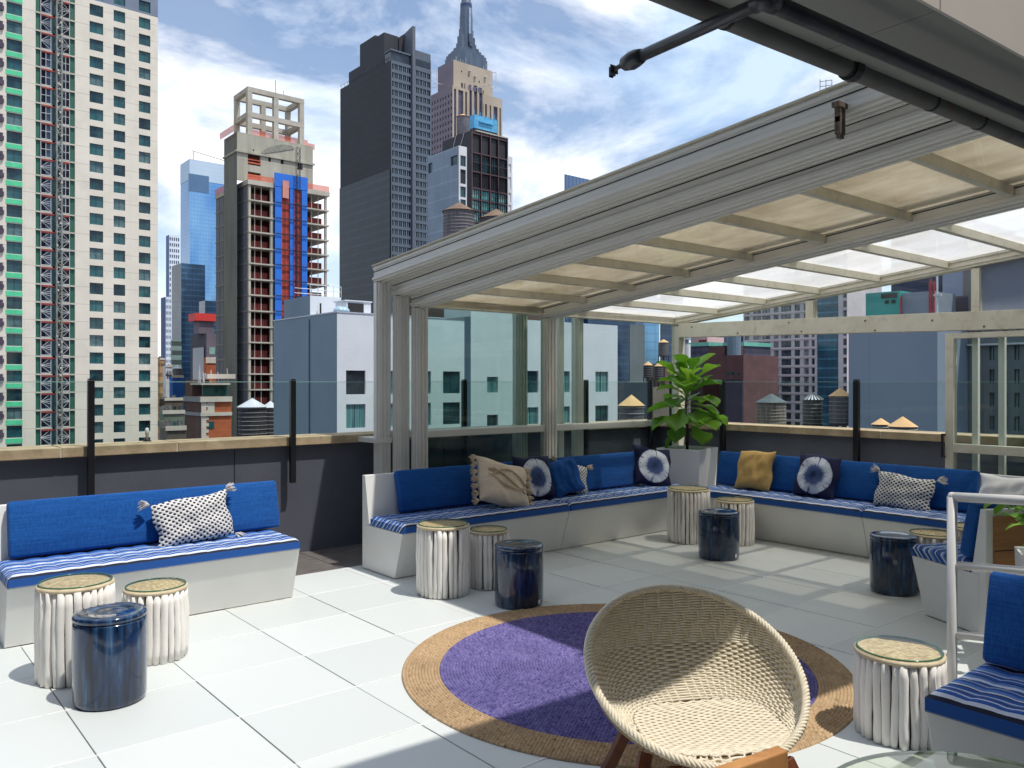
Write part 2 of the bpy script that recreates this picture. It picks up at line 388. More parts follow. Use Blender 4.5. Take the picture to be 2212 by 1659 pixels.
def sidewall(parent, s, segs):
    y = EV[s] - .045
    for u0, u1 in segs:
        top = rz(s, EV[s]) - .125
        part('glass_pane', MB().box(u0 + .004, u1 - .004, y - .005, y + .005, 1.115, top), m_gls, parent)
        part('glass_pane', MB().box(u0 + .004, u1 - .004, y - .005, y + .005, .08, 1.045), m_gls, parent)
        part('sill_rail', MB().box(u0 + .002, u1 - .002, y - .03, y + .03, 1.046, 1.112), m_alu, parent, bevel=.004)
        part('bottom_rail', MB().box(u0 + .002, u1 - .002, y - .03, y + .03, 0, .078), m_alu, parent, bevel=.004)
s1 = thing('enclosure_section', 'outermost and highest sliding section of the glass enclosure, nearest the open deck', 'glass enclosure', (4.8, 6.7, 0))
frame(s1, 1, 3.90); frame(s1, 1, 5.60, grooves=False); roofbay(s1, 1, 4.03, 5.60, m_polyC); sidewall(s1, 1, ((4.03, 5.60),))
part('clamp', MB().box(3.86, 4.03, 6.64, 6.985, 1.00, 1.045), m_alu, s1)
mb = MB().box(3.80, 3.885, 2.07, 2.11, 2.93, 2.955).box(3.82, 3.835, 2.075, 2.105, 2.80, 2.93).box(3.855, 3.87, 2.075, 2.105, 2.80, 2.93).box(3.82, 3.87, 2.078, 2.102, 2.86, 2.885).box(3.825, 3.865, 2.08, 2.1, 2.78, 2.80)
part('latch', mb, M('rusty_latch', lin(60, 48, 40), lin(120, 105, 90), 40, .6), s1)
s2 = thing('enclosure_section', 'middle sliding section of the glass enclosure, tucked just inside the outermost one', 'glass enclosure', (5.2, 6.6, 0))
frame(s2, 2, 4.035, .125); frame(s2, 2, 6.36, .09, .10, grooves=False); roofbay(s2, 2, 4.16, 6.36, m_polyC); sidewall(s2, 2, ((4.16, 6.36),))
part('frame_post', MB().box(6.10, 6.17, EV[2] - .08, EV[2], 0, 2.35), m_alu, s2)
s3 = thing('enclosure_section', 'innermost and longest fixed section of the glass enclosure, reaching the far gable', 'glass enclosure', (6, 6.5, 0))
frame(s3, 3, 4.165, .125, .13); frame(s3, 3, 5.79, .15, .15)
roofbay(s3, 3, 4.29, 5.79, m_polyA); roofbay(s3, 3, 5.94, 7.95, m_polyB); sidewall(s3, 3, ((4.29, 5.79), (5.94, 7.95)))
gw = thing('gable_wall', 'far gable end of the glass enclosure with cream tie beam and glazed door panel', 'gable wall', (8, 4, 0))
mb = MB(); sloped(mb, 3, 7.952, 8.07, -.005, .135); part('rafter', mb, m_aluc, gw, bevel=.004)
mb = MB(); sloped(mb, 3, 7.935, 7.9515, .05, .062); sloped(mb, 3, 7.94, 7.9515, .095, .11); part('rafter_rib', mb, m_aluc, gw)
part('corner_post', MB().box(7.955, 8.07, 6.41, 6.52, 0, 2.255), m_aluc, gw, bevel=.004)
def tb(z0, z1, u0=7.94, u1=8.06, va=6.405, vb=VN):
    k = -.022; return MB().prism([(u0, va, z0), (u1, va, z0), (u1, va, z1), (u0, va, z1)], (0, vb - va, (va - vb) * k))
part('tie_beam', tb(2.115, 2.285), m_aluc, gw, bevel=.004)
mb = MB()
for y in (6.0, 5.5, 5.0, 4.3, 3.9, 3.4, 2.9): mb.lathe([(.007, 0), (.007, .006)], 0, 0, 8)
sc = MB()
for y, dz in ((6.2, .12), (5.55, .03), (4.9, .13), (4.75, .03), (4.05, .12), (3.95, .02), (3.4, .10), (2.95, .03), (2.6, .12)):
    z = 2.115 - (6.405 - y)*.022 + dz
    sc.loft([[(7.9395 - d, y + .009*math.cos(a*math.pi/4), z + .009*math.sin(a*math.pi/4)) for a in range(8)] for d in (0, .006)])
part('screw', sc, M('rust_screw', lin(120, 95, 60), None, 5, .6, .5), gw)
for a, b in ((4.63, 4.72), (3.0, 3.07)):
    zt = rz(3, b) - .14; zb = 2.285 - (6.405 - b)*.022
    part('mullion', MB().box(7.965, 8.05, a, b, zb - .001, zt - .006), m_aluc, gw, bevel=.003)
def gable_pane(a, b, mat):
    pts = [(8.0, a, 2.285 - (6.405 - a)*.022 - .02), (8.0, b, 2.285 - (6.405 - b)*.022 - .02), (8.0, b, rz(3, b) - .12), (8.0, a, rz(3, a) - .12)]
    part('gable_pane', MB().prism(pts, (.008, 0, 0)), mat, gw)
gable_pane(4.725, 6.2, m_gl); gable_pane(3.075, 4.625, m_gl); gable_pane(VN, 2.995, polycarb('frosted_pane', (.30, .34, .42, 1), (.35, .40, .50, 1), .35, (.25, .3, .4, 1), .5))
zz = 2.02
part('door_frame', MB().box(7.95, 8.03, 3.215, 3.29, 0, zz).box(7.95, 8.03, VN, 3.2145, .92, 1.0).box(7.95, 8.03, VN, 3.2145, zz - .05, zz).box(7.95, 8.03, VN, 3.2145, 0, .08), m_aluc, gw, bevel=.003)
part('door_pane', MB().box(7.985, 7.993, VN, 3.213, 1.001, zz - .051), m_gls, gw); part('door_pane', MB().box(7.985, 7.993, VN, 3.213, .081, .919), m_gls, gw)
part('sliding_stile', MB().box(8.04, 8.09, 3.04, 3.09, 0, zz), m_alu, gw); part('sliding_stile', MB().box(8.04, 8.09, 2.82, 2.87, 0, zz), m_alu, gw)
part('door_pane', MB().box(8.06, 8.068, VN, 2.798, .05, zz - .05), m_gls, gw)
part('door_handle', MB().box(7.90, 7.915, 3.285, 3.305, .87, 1.09).box(7.915, 7.949, 3.285, 3.305, 1.07, 1.09).box(7.915, 7.949, 3.285, 3.305, .87, .89), m_blk, gw)

# ================================================================ CANOPY BEAM, GUTTER, PIPE (top right)
m_soff = M('painted_soffit', (.27, .27, .24, 1), (.23, .23, .21, 1), 1.2, .6)
m_fasc = M('cream_cladding', (.62, .57, .52, 1), (.56, .51, .46, 1), 1.0, .55)
cb = thing('canopy_beam', 'broad box beam overhead at upper right with grey soffit and cream face', 'canopy', (3.276, 1.2285, 2.70), R(-3)); cb.scale = (.819,)*3
# local axes: x along the beam
for i, (a, b) in enumerate(((-5.2, -3.2), (-3.194, -.843), (-.837, 1.5), (1.506, 6.5))):
    part('soffit_panel', MB().box(a, b, -.21, .285, 0, .012), m_soff, cb, local=True)
part('cladding_panel', MB().box(-5.2, -.844, -.224, -.211, -.004, .97), m_fasc, cb, local=True)
part('cladding_panel', MB().box(-.836, 6.5, -.224, -.211, -.004, .97), m_fasc, cb, local=True)
part('beam_core', MB().box(-5.2, 6.5, -.205, .28, .0135, .97), m_soff, cb, local=True)
gt = thing('gutter_pipe', 'grey rusty gutter pipe running along the outer edge of the canopy beam', 'pipe', (3.276, 1.458, 2.692), R(-3)); gt.scale = (.819,)*3
m_gut = M('weathered_pipe', lin(112, 112, 108), lin(88, 86, 84), 3, .5, .2, dirt=(6, lin(110, 80, 52), .6))
part('pipe', MB().tube([(-5.2 + q, 0, .0) for q in (0, 3, 6, 9, 11.6)], .042, 14), m_gut, gt, local=True, smooth=True)
mb = MB()
for x in (-3.2, -1.43, -.62, .12, .62, 1.75, 2.6): mb.tube([(x, 0, 0), (x + .016, 0, 0)], .0455, 14)
part('joint_ring', mb, m_seal, gt, local=True)
for x in (-.60, 1.35): part('strap', MB().tube([(x, .0, .0), (x + .05, 0, .0)], .052, 12).box(x, x + .05, -.1, -.02, .02, .06), m_blk, gt, local=True)
sp_ = thing('sprinkler_pipe', 'black water pipe under the canopy with an elbow and outstretched nozzle against the sky', 'pipe', (1.90, 1.239, 2.581), R(-3.5)); sp_.scale = (.76,)*3
m_bp = M('black_iron', (.02, .021, .027, 1), (.035, .036, .045, 1), 6, .35, dirt=(14, (.10, .08, .06, 1), .5))
part('pipe', MB().tube([(-.02, 0, 0), (.3, 0, 0), (3, 0, 0), (8, 0, 0)], .032, 14), m_bp, sp_, local=True, smooth=True)
part('branch_pipe', MB().tube([(0, -.05, .0), (-.005, .1, 0), (-.005, .62, 0)], .024, 12), m_bp, sp_, local=True, smooth=True)
part('elbow', MB().tube([(.045, 0, 0), (-.03, 0, 0)], .037, 14).tube([(-.005, -.03, 0), (-.005, .05, 0)], .031, 14), m_bp, sp_, local=True, smooth=True)
nz_ = MB().tube([(-.005, .60, 0), (-.005, .63, 0), (-.005, .66, -.002), (-.005, .70, -.002), (-.005, .715, -.004)], [.029, .036, .038, .030, .018], 12)
part('nozzle', nz_, m_bp, sp_, local=True, smooth=True)
part('nozzle_tip', MB().tube([(-.005, .70, -.002), (-.005, .78, -.005)], .010, 8).box(-.026, .016, .762, .766, -.022, .012).box(-.016, -.011, .766, .785, -.03, .008).box(.001, .006, .766, .785, -.03, .008).box(-.016, .006, .781, .785, -.034, -.026), m_bp, sp_, local=True)
part('hanger', MB().tube([(2.35 + .0, .0, .045), (2.35, -.05, .03), (2.35, -.05, -.03), (2.35, 0, -.042), (2.35, .045, -.02), (2.36, .045, .08)], .006, 6), m_gut, sp_, local=True)
# the terrace's building behind the camera, unseen; height and roof added to cut skylight
m_fac = M('rendered_facade', (.50, .48, .44, 1), (.44, .42, .38, 1), .8, .8)
hw = thing('penthouse_blocker', 'tall grey penthouse behind the viewpoint with an overhanging canopy', 'building', (1, -2.2, 0))
part('wall', MB().box(-4.2, 8.5, -8, -2.6, 0, 9.6), M('penthouse_brick', lin(112, 114, 118), lin(98, 102, 108), 1.2, .9, space='world', lines=((2, .075, 0, .01, .8),)), hw); part('roof', MB().box(-4.2, 8.5, -2.599, -.35, 3.8, 4.0), m_fac, hw)
m_nb = M('sky_blocker_grey', lin(106, 114, 126), lin(92, 100, 112), .4, .9, space='world', lines=((2, 3.2, 0, 1.5, .45),))
for lb, q in (('tall grey neighbour to the left of the terrace, outside the view', (-34, -13, -30, 26, -60, 24)), ('tall grey neighbour to the right of the terrace, outside the view', (19, 42, -34, -6, -60, 22)), ('tall grey neighbour behind the penthouse', (-20, 18, -60, -34, -60, 30))):
    nb = thing('sky_blocker', lb, 'building', ((q[0] + q[1])/2, (q[2] + q[3])/2, -60)); part('wall', MB().box(*q), m_nb, nb)  # added masses out of view, there to cut the skylight on the deck
part('door', MB().box(0, 2.4, -2.6, -2.55, 0, 2.4), winglass('door_glass', (.02, .03, .03, 1), (.04, .05, .05, 1)), hw)

# ================================================================ FURNITURE
# --- fabrics
def stripes_mat():
    m, nt, bs = newmat('striped_canvas')
    tcn = nt.nodes.new('ShaderNodeTexCoord'); sp = nt.nodes.new('ShaderNodeSeparateXYZ'); nt.links.new(tcn.outputs['Object'], sp.inputs[0])
    y = math_n(nt, 'ADD', sp.outputs[1], .16); zz_ = math_n(nt, 'SUBTRACT', .46, sp.outputs[2])
    y = math_n(nt, 'SUBTRACT', y, math_n(nt, 'MULTIPLY', math_n(nt, 'MAXIMUM', math_n(nt, 'SUBTRACT', zz_, .022), 0), 1.0))
    y = math_n(nt, 'DIVIDE', math_n(nt, 'ADD', y, .05), .64)
    rp = nt.nodes.new('ShaderNodeValToRGB'); rp.color_ramp.interpolation = 'CONSTANT'
    B = (.012, .09, .36, 1); W = (.62, .66, .74, 1); K = (.006, .010, .03, 1); Lb = (.10, .22, .52, 1); G = (.20, .24, .36, 1)
    st = [(0, G), (.028, B), (.07, B), (.105, K), (.135, W), (.16, B), (.20, W), (.215, B), (.25, K), (.262, Lb), (.29, W), (.305, B), (.345, K), (.356, W), (.372, Lb), (.41, B), (.45, W), (.463, K),
          (.475, B), (.53, W), (.548, Lb), (.58, K), (.59, B), (.63, W), (.642, B), (.69, K), (.70, W), (.72, Lb), (.76, B), (.81, W), (.825, B)]
    el = rp.color_ramp.elements; el[0].position, el[0].color = st[0]; el[1].position, el[1].color = st[1]
    for p, q in st[2:]:
        e = el.new(p); e.color = q
    nt.links.new(y, rp.inputs[0]); nt.links.new(rp.outputs[0], bs.inputs['Base Color']); bs.inputs['Roughness'].default_value = .85
    return m
m_str = stripes_mat()
def weave_mat(name, a, b, sc=260, bump=.35, rough=.9):
    m, nt, bs = newmat(name)
    tcn = nt.nodes.new('ShaderNodeTexCoord')
    cs = []
    for st in ((1, 1, .05), (.04, .04, 1)):
        mpn = nt.nodes.new('ShaderNodeMapping'); mpn.inputs['Scale'].default_value = tuple(q * sc for q in st); nt.links.new(tcn.outputs['Object'], mpn.inputs[0])
        nz = nt.nodes.new('ShaderNodeTexNoise'); nz.inputs['Scale'].default_value = 1; nz.inputs['Detail'].default_value = 2; nt.links.new(mpn.outputs[0], nz.inputs['Vector']); cs.append(nz.outputs['Fac'])
    q = math_n(nt, 'MULTIPLY', math_n(nt, 'ADD', cs[0], cs[1]), .5)
    mr = nt.nodes.new('ShaderNodeMapRange'); mr.inputs[1].default_value = .38; mr.inputs[2].default_value = .62; nt.links.new(q, mr.inputs[0])
    nt.links.new(mixc(nt, mr.outputs[0], a, b), bs.inputs['Base Color']); bs.inputs['Roughness'].default_value = rough
    bp = nt.nodes.new('ShaderNodeBump'); bp.inputs['Strength'].default_value = bump; bp.inputs['Distance'].default_value = .003
    nt.links.new(q, bp.inputs['Height']); nt.links.new(bp.outputs[0], bs.inputs['Normal'])
    bs.inputs['Sheen Weight'].default_value = .08; bs.inputs['Specular IOR Level'].default_value = .2
    return m
m_blue = weave_mat('blue_canvas', (.006, .066, .26, 1), (.013, .105, .37, 1), 130)
m_navy = weave_mat('navy_canvas', (.006, .016, .07, 1), (.010, .025, .10, 1), 130)
m_must = weave_mat('mustard_linen', (.50, .31, .10, 1), (.60, .40, .15, 1), 190)
m_white = weave_mat('white_linen', (.86, .86, .86, 1), (.80, .80, .81, 1), 150, .2)
m_cream = weave_mat('cream_cotton', (.70, .58, .45, 1), (.78, .67, .54, 1), 150, .5)
m_lam = M('white_laminate', (.80, .795, .77, 1), (.76, .755, .73, 1), 2.5, .42, dirt=(5, (.60, .59, .56, 1), .12))
m_plinth = M('dark_plinth', grey(.02), None, 5, .8)

def cushion_mesh(x0, x1, y0, y1, z0, h, tuft=.125, amp=.013, seed=1):
    rnd = random.Random(seed); nx = max(8, int((x1 - x0) / .022)); ny = 26; rows = []
    nxt = max(1, round((x1 - x0) / tuft)); nyt = 4
    for i in range(nx + 1):
        row = []; a = i / nx; x = x0 + (x1 - x0) * a
        ea = min(a, 1 - a) * (x1 - x0)
        for j in range(ny + 1):
            b = j / ny; y = y0 + (y1 - y0) * b; eb = min(b, 1 - b) * (y1 - y0); e = min(ea, eb)
            t = abs(math.sin(math.pi * a * nxt)) ** .45 * abs(math.sin(math.pi * b * nyt)) ** .45
            rd = .018; dz = 0 if e >= rd else rd - math.sqrt(max(0, rd*rd - (rd - e) ** 2))
            yy = y + .010 * math.sin(math.pi * 2 * a * nxt) * math.sin(math.pi * b) * .6
            row.append((x, yy, z0 + h - .012 - dz + amp * (t - .25) * min(1, e / .03)))
        rows.append(row)
    mb = MB().grid(rows)
    def side(a):
        mb.grid([[(p[0], p[1], p[2]) for p in a], [(p[0], p[1], z0 + h*.55) for p in a], [(p[0], p[1], z0) for p in a]])
    side([r_[0] for r_ in rows]); side([r_[-1] for r_ in rows][::-1]); side(rows[0][::-1]); side(rows[-1])
    return mb
def bench(name, label, loc, rotz, length, cush=None, backs=(), seed=1, x0=0.0, endR=True, wood=False):
    """local frame: x = length, y = depth (0 at the bottom of the front), z up; the front leans outwards to the top"""
    t = thing(name, label, 'bench', loc, rotz, 'white built-in benches with blue striped cushions')
    x1 = x0 + length
    def prof(x): return [(x, 0, .006), (x, .46, .006), (x, .46, .375), (x, -.12, .375)]
    part('base', MB().prism(prof(x0), (length, 0, 0)), m_lam, t, local=True, bevel=.004)
    part('backboard', MB().prism([(x0, .461, .006), (x0, .515, .006), (x0, .515, .785), (x0, .47, .785), (x0, .40, .376), (x0, .461, .376)], (length, 0, 0)), m_lam, t, local=True, bevel=.003)
    ca, cb_ = cush if cush else (x0 + .004, x1 - .004)
    part('seat_cushion', cushion_mesh(ca, cb_, -.135, .385, .378, .082, seed=seed), m_str, t, local=True, smooth=True)
    for a, b in backs:
        mb = MB(); th = .085
        yb, zb, yt, zt = .375, .455, .455, .80
        d = Vector((0, yt - yb, zt - zb)).normalized(); nrm = Vector((0, -d.z, d.y))
        rings = []
        n = 14
        for (q, e) in ((a, .02), (a + .004, .006), (a + .015, 0), (b - .015, 0), (b - .004, .006), (b, .02)):
            rr = []
            for (s_t, s_n) in ((e, e), (.02 + e*.5, e*.4), (.5, -.004), (1, 0)):
                pass
            L_ = (Vector((0, yt, zt)) - Vector((0, yb, zb))).length; r0 = .018
            pts = [(e + r0, e), (L_ - e - r0, e), (L_ - e - r0*.3, e + r0*.3), (L_ - e, e + r0), (L_ - e, th - e - r0), (L_ - e - r0*.3, th - e - r0*.3), (L_ - e - r0, th - e),
                   (L_*.66, th - e + .004), (L_*.33, th - e + .004), (e + r0, th - e), (e + r0*.3, th - e - r0*.3), (e, th - e - r0), (e, e + r0), (e + r0*.3, e + r0*.3)]
            for (la, lb) in pts:
                p = Vector((q, yb, zb)) + d*la + nrm*lb; rr.append(tuple(p))
            rings.append(rr)
        mb.loft(rings)
        part('back_cushion', mb, m_blue, t, local=True, smooth=True)
    return t
b1 = bench('lounge_bench', 'sunlit white bench with bright blue back cushion, alone on the left', (.76, 5.60, 0), 0, 1.80, backs=((.07, 1.84),), seed=2)
b2 = bench('lounge_bench', 'white bench with the cream fringed pillow, left half of the long run', (3.42, 5.60, 0), 0, 1.80, backs=((.26, 1.90),), seed=3)
b3 = bench('lounge_bench', 'white bench module between the long seam and the fig tree planter', (5.226, 5.60, 0), 0, 1.92, backs=((.11, 1.45),), seed=4)
b4 = bench('lounge_bench', 'white bench carrying the mustard pillow, right of the fig tree planter', (7.08, 5.42, 0), R(-90), 1.84, backs=((-.02, 1.76),), seed=5)
b5 = bench('lounge_bench', 'white bench carrying the dotted pillow along the right parapet', (7.08, 3.576, 0), R(-90), 1.24, cush=(.004, .83), backs=((-.07, .76),), seed=6)
# rotated bench seen from its back corner
bx_ = Vector((-.902, .431, 0)); rot4 = math.atan2(bx_.y, bx_.x)
b6 = bench('lounge_bench', 'white bench turned away, with wooden back panel, behind the white handrail', (5.65, 2.47, 0), rot4, 1.5, x0=-1.5, backs=((-1.5, -.0),), seed=7)
m_oak = M('oak_board', lin(176, 128, 78), lin(150, 104, 60), 5, .5, stretch=(.6, 6, 8), lines=())
part('wood_panel', MB().box(-1.46, -.05, .516, .528, .10, .745), m_oak, b6, local=True)
part('panel_gap', MB().box(-1.46, -.05, .5285, .530, .31, .316).box(-1.46, -.05, .5285, .530, .53, .536), m_seal, b6, local=True)
b7 = bench('lounge_bench', 'nearest white bench with striped tufted cushion, cut by the right edge', (3.17, 1.33, 0), R(-90), 1.9, backs=((.03, 1.7),), seed=8)

# --- stools
m_drift = M('whitewashed_wood', lin(248, 245, 240), lin(228, 224, 218), 7, .75, stretch=(1, 1, .12), bump=.3, dirt=(9, lin(165, 158, 150), .35))
m_rope = M('rattan_top', lin(222, 202, 158), lin(160, 134, 88), 45, .7, bump=.5, bscale=90)
m_rimw = M('natural_rim', lin(214, 200, 172), lin(190, 172, 140), 20, .7)
m_tglass = glass('table_glass', (.975, .985, .97, 1), .6)
m_tedge = M('green_edge', (.05, .16, .09, 1), None, 3, .15)
def stick_stool(label, x, y, r, h, group='whitewashed driftwood stools with glass tops', seed=0):
    rnd = random.Random(seed + 11)
    t = thing('driftwood_stool', label, 'stool', (x, y, 0), rnd.uniform(0, 6), group)
    n = int(2 * math.pi * (r - .02) / .037); mb = MB()
    for k in range(n):
        a = 2 * math.pi * k / n + rnd.uniform(-.025, .025); rr = .0183 + rnd.uniform(-.0028, .0028); pts = []; rs = []
        top = h - .014 + rnd.uniform(-.006, .004); off = rnd.uniform(-.003, .003); tw = rnd.uniform(-.05, .05)
        for q in range(8):
            f = q / 7; bul = .006 * math.sin(math.pi * f)
            ra = r - .022 + off + bul + rnd.uniform(-.0035, .0035); aa = a + tw*(f - .5) + rnd.uniform(-.005, .005)
            pts.append((ra*math.cos(aa), ra*math.sin(aa), .004 + rnd.uniform(0, .003) + f*(top - .004))); rs.append(rr*(1 + rnd.uniform(-.08, .08)))
        mb.tube(pts, rs, 7)
    part('stick_body', mb, m_drift, t, local=True, smooth=True)
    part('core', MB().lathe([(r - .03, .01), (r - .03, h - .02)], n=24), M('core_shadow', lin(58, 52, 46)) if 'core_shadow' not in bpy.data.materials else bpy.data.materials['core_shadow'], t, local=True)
    part('woven_top', MB().lathe([(r - .012, h - .016), (r - .008, h - .008), (r - .02, h - .001), (r*.6, h), (r*.3, h + .001), (.002, h + .001)], n=40), m_rope, t, local=True, smooth=True)
    part('rim', MB().tube([((r - .014)*math.cos(a*math.pi/20), (r - .014)*math.sin(a*math.pi/20), h - .006) for a in range(40)], .011, 8, closed=True), m_rimw, t, local=True, smooth=True)
    part('glass_disc', MB().lathe([(r - .02, h + .006), (r - .018, h + .008), (r - .018, h + .013), (r - .02, h + .015)], n=48), m_tglass, t, local=True)
    part('glass_rim', MB().tube([((r - .0175)*math.cos(a*math.pi/24), (r - .0175)*math.sin(a*math.pi/24), h + .0105) for a in range(48)], .0042, 6, closed=True), m_tedge, t, local=True, smooth=True)
    return t
def glaze_mat():
    m, nt, bs = newmat('blue_glaze')
    tcn = nt.nodes.new('ShaderNodeTexCoord'); mpn = nt.nodes.new('ShaderNodeMapping'); mpn.inputs['Scale'].default_value = (1, 1, .10); nt.links.new(tcn.outputs['Object'], mpn.inputs[0])
    nz = nt.nodes.new('ShaderNodeTexNoise'); nz.inputs['Scale'].default_value = 32; nz.inputs['Detail'].default_value = 7; nz.inputs['Roughness'].default_value = .6; nt.links.new(mpn.outputs[0], nz.inputs['Vector'])
    rp = nt.nodes.new('ShaderNodeValToRGB'); el = rp.color_ramp.elements
    el[0].position = .34; el[0].color = (.001, .004, .018, 1); el[1].position = .78; el[1].color = (.085, .18, .30, 1); e = el.new(.55); e.color = (.008, .035, .10, 1)
    nt.links.new(nz.outputs['Fac'], rp.inputs[0]); nt.links.new(rp.outputs[0], bs.inputs['Base Color'])
    bs.inputs['Roughness'].default_value = .12; bs.inputs['Coat Weight'].default_value = .6; bs.inputs['Coat Roughness'].default_value = .04
    return m
m_glaze = glaze_mat()
def blue_stool(label, x, y, r, h, seed=0):
    t = thing('ceramic_stool', label, 'stool', (x, y, 0), seed * 1.3, 'glazed blue ceramic drum stools')
    part('drum', MB().lathe([(r - .012, .0), (r - .004, .008), (r, .03), (r + .002, h*.5), (r, h - .05), (r - .004, h - .034)], n=56), m_glaze, t, local=True, smooth=True)
    part('lid', MB().lathe([(r - .006, h - .034), (r + .001, h - .026), (r + .001, h - .012), (r - .008, h - .002), (r - .02, h), (r*.62, h - .001), (r*.55, h - .005), (r*.3, h - .004), (.001, h - .003)], n=56), m_glaze, t, local=True, smooth=True)
    return t
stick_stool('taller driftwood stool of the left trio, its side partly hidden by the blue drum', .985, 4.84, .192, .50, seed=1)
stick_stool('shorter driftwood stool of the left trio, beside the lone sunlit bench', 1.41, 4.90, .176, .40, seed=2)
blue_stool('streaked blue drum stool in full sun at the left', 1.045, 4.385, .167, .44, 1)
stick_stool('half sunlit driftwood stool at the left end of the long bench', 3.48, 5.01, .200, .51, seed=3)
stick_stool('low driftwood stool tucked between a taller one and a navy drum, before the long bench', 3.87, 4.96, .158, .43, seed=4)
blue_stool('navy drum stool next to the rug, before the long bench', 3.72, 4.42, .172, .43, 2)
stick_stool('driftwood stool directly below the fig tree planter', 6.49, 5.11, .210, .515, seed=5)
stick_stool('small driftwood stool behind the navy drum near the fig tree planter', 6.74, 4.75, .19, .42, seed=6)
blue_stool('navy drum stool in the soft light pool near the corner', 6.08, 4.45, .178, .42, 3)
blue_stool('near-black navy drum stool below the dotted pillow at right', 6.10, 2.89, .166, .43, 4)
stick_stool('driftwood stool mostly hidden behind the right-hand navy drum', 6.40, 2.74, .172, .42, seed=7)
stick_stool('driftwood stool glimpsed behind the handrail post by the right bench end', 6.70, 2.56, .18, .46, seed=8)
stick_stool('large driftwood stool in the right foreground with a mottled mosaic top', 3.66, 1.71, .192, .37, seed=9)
# small white price stickers on two of the drums
m_stk = M('sticker', (.75, .75, .78, 1), (.6, .6, .65, 1), 60, .5)
for (sx, sy, px, py, rr) in ((3.72, 4.42, 1149, 1309, .172), (6.08, 4.45, 1588, 1203, .178)):
    d = dirn(px, py); ang = math.atan2(-d[1], -d[0]) + .95
    cxp, cyp = sx + (rr + .003)*math.cos(ang), sy + (rr + .003)*math.sin(ang)
    tx, ty = -math.sin(ang)*.014, math.cos(ang)*.014
    solo('price_sticker', MB().prism([(cxp - tx, cyp - ty, .03), (cxp + tx, cyp + ty, .03), (cxp + tx, cyp + ty, .06), (cxp - tx, cyp - ty, .06)], (.0012*math.cos(ang), .0012*math.sin(ang), 0)), m_stk,
         'small white sticker low on the navy drum beside the rug' if sx < 5 else 'small white sticker low on the navy drum in the light pool', 'sticker', 'stickers on drums')

# --- rug
def rug_mat(name, a, b, c):
    m, nt, bs = newmat(name)
    tcn = nt.nodes.new('ShaderNodeTexCoord'); sp = nt.nodes.new('ShaderNodeSeparateXYZ'); nt.links.new(tcn.outputs['Object'], sp.inputs[0])
    ang = math_n(nt, 'ARCTAN2', sp.outputs[1], sp.outputs[0])
    ln = nt.nodes.new('ShaderNodeVectorMath'); ln.operation = 'LENGTH'; nt.links.new(tcn.outputs['Object'], ln.inputs[0])
    ring = math_n(nt, 'FLOOR', math_n(nt, 'DIVIDE', ln.outputs['Value'], .0169))
    arc = math_n(nt, 'MULTIPLY', math_n(nt, 'MULTIPLY', ang, ring), .0169)
    cmb = nt.nodes.new('ShaderNodeCombineXYZ'); nt.links.new(math_n(nt, 'MULTIPLY', arc, 55), cmb.inputs[0]); nt.links.new(math_n(nt, 'MULTIPLY', ring, 3.7), cmb.inputs[1])
    nz = nt.nodes.new('ShaderNodeTexNoise'); nz.inputs['Scale'].default_value = 1; nz.inputs['Detail'].default_value = 3; nt.links.new(cmb.outputs[0], nz.inputs['Vector'])
    rp = nt.nodes.new('ShaderNodeValToRGB'); el = rp.color_ramp.elements
    el[0].position = .25; el[0].color = c; el[1].position = .72; el[1].color = b; e = el.new(.42); e.color = a
    nt.links.new(nz.outputs['Fac'], rp.inputs[0])
    nb = nt.nodes.new('ShaderNodeTexNoise'); nb.inputs['Scale'].default_value = 5; nt.links.new(tcn.outputs['Object'], nb.inputs['Vector'])
    mr = nt.nodes.new('ShaderNodeMapRange'); mr.inputs[1].default_value = .4; mr.inputs[2].default_value = .7; mr.inputs[4].default_value = .3; nt.links.new(nb.outputs['Fac'], mr.inputs[0])
    nt.links.new(mixc(nt, mr.outputs[0], rp.outputs[0], c), bs.inputs['Base Color']); bs.inputs['Roughness'].default_value = .9
    br = math_n(nt, 'ABSOLUTE', math_n(nt, 'SINE', math_n(nt, 'ADD', math_n(nt, 'MULTIPLY', arc, 190), math_n(nt, 'MULTIPLY', ring, 1.9))))
    bp = nt.nodes.new('ShaderNodeBump'); bp.inputs['Strength'].default_value = .8; bp.inputs['Distance'].default_value = .004
    nt.links.new(br, bp.inputs['Height']); nt.links.new(bp.outputs[0], bs.inputs['Normal'])
    return m
rug = thing('round_rug', 'round braided rug with purple centre and natural jute border', 'rug', (3.365, 3.10, 0))
def rings(k0, k1, seed):
    rnd = random.Random(seed); mb = MB(); rows = []; n = 220; wob = [rnd.uniform(-1, 1) for _ in range(8)]
    prof = []
    for k in range(k0, k1):
        for q, hgt in ((0.0, .0020), (.2, .0090), (.5, .0120), (.8, .0090)): prof.append(((k + q)*.0169, hgt))
    prof.append((k1*.0169, .0045)); 
    if seed == 2: prof += [(k1*.0169 + .001, .0005)]
    for i in range(n):
        a = 2*math.pi*i/n; ww = sum(wob[j]*math.sin((j + 2)*a + j) for j in range(8))*.0008
        rows.append([((r_*(1 + ww*.9))*math.cos(a), (r_*(1 + ww*.9))*math.sin(a), z) for r_, z in prof])
    return mb.grid(rows, closeu=True)
part('purple_centre', rings(0, 60, 1), rug_mat('purple_jute', (.105, .085, .27, 1), (.25, .215, .45, 1), (.03, .028, .12, 1)), rug, local=True, smooth=True)
part('jute_border', rings(60, 72, 2), rug_mat('natural_jute', (.42, .28, .15, 1), (.60, .43, .26, 1), (.17, .11, .06, 1)), rug, local=True, smooth=True)

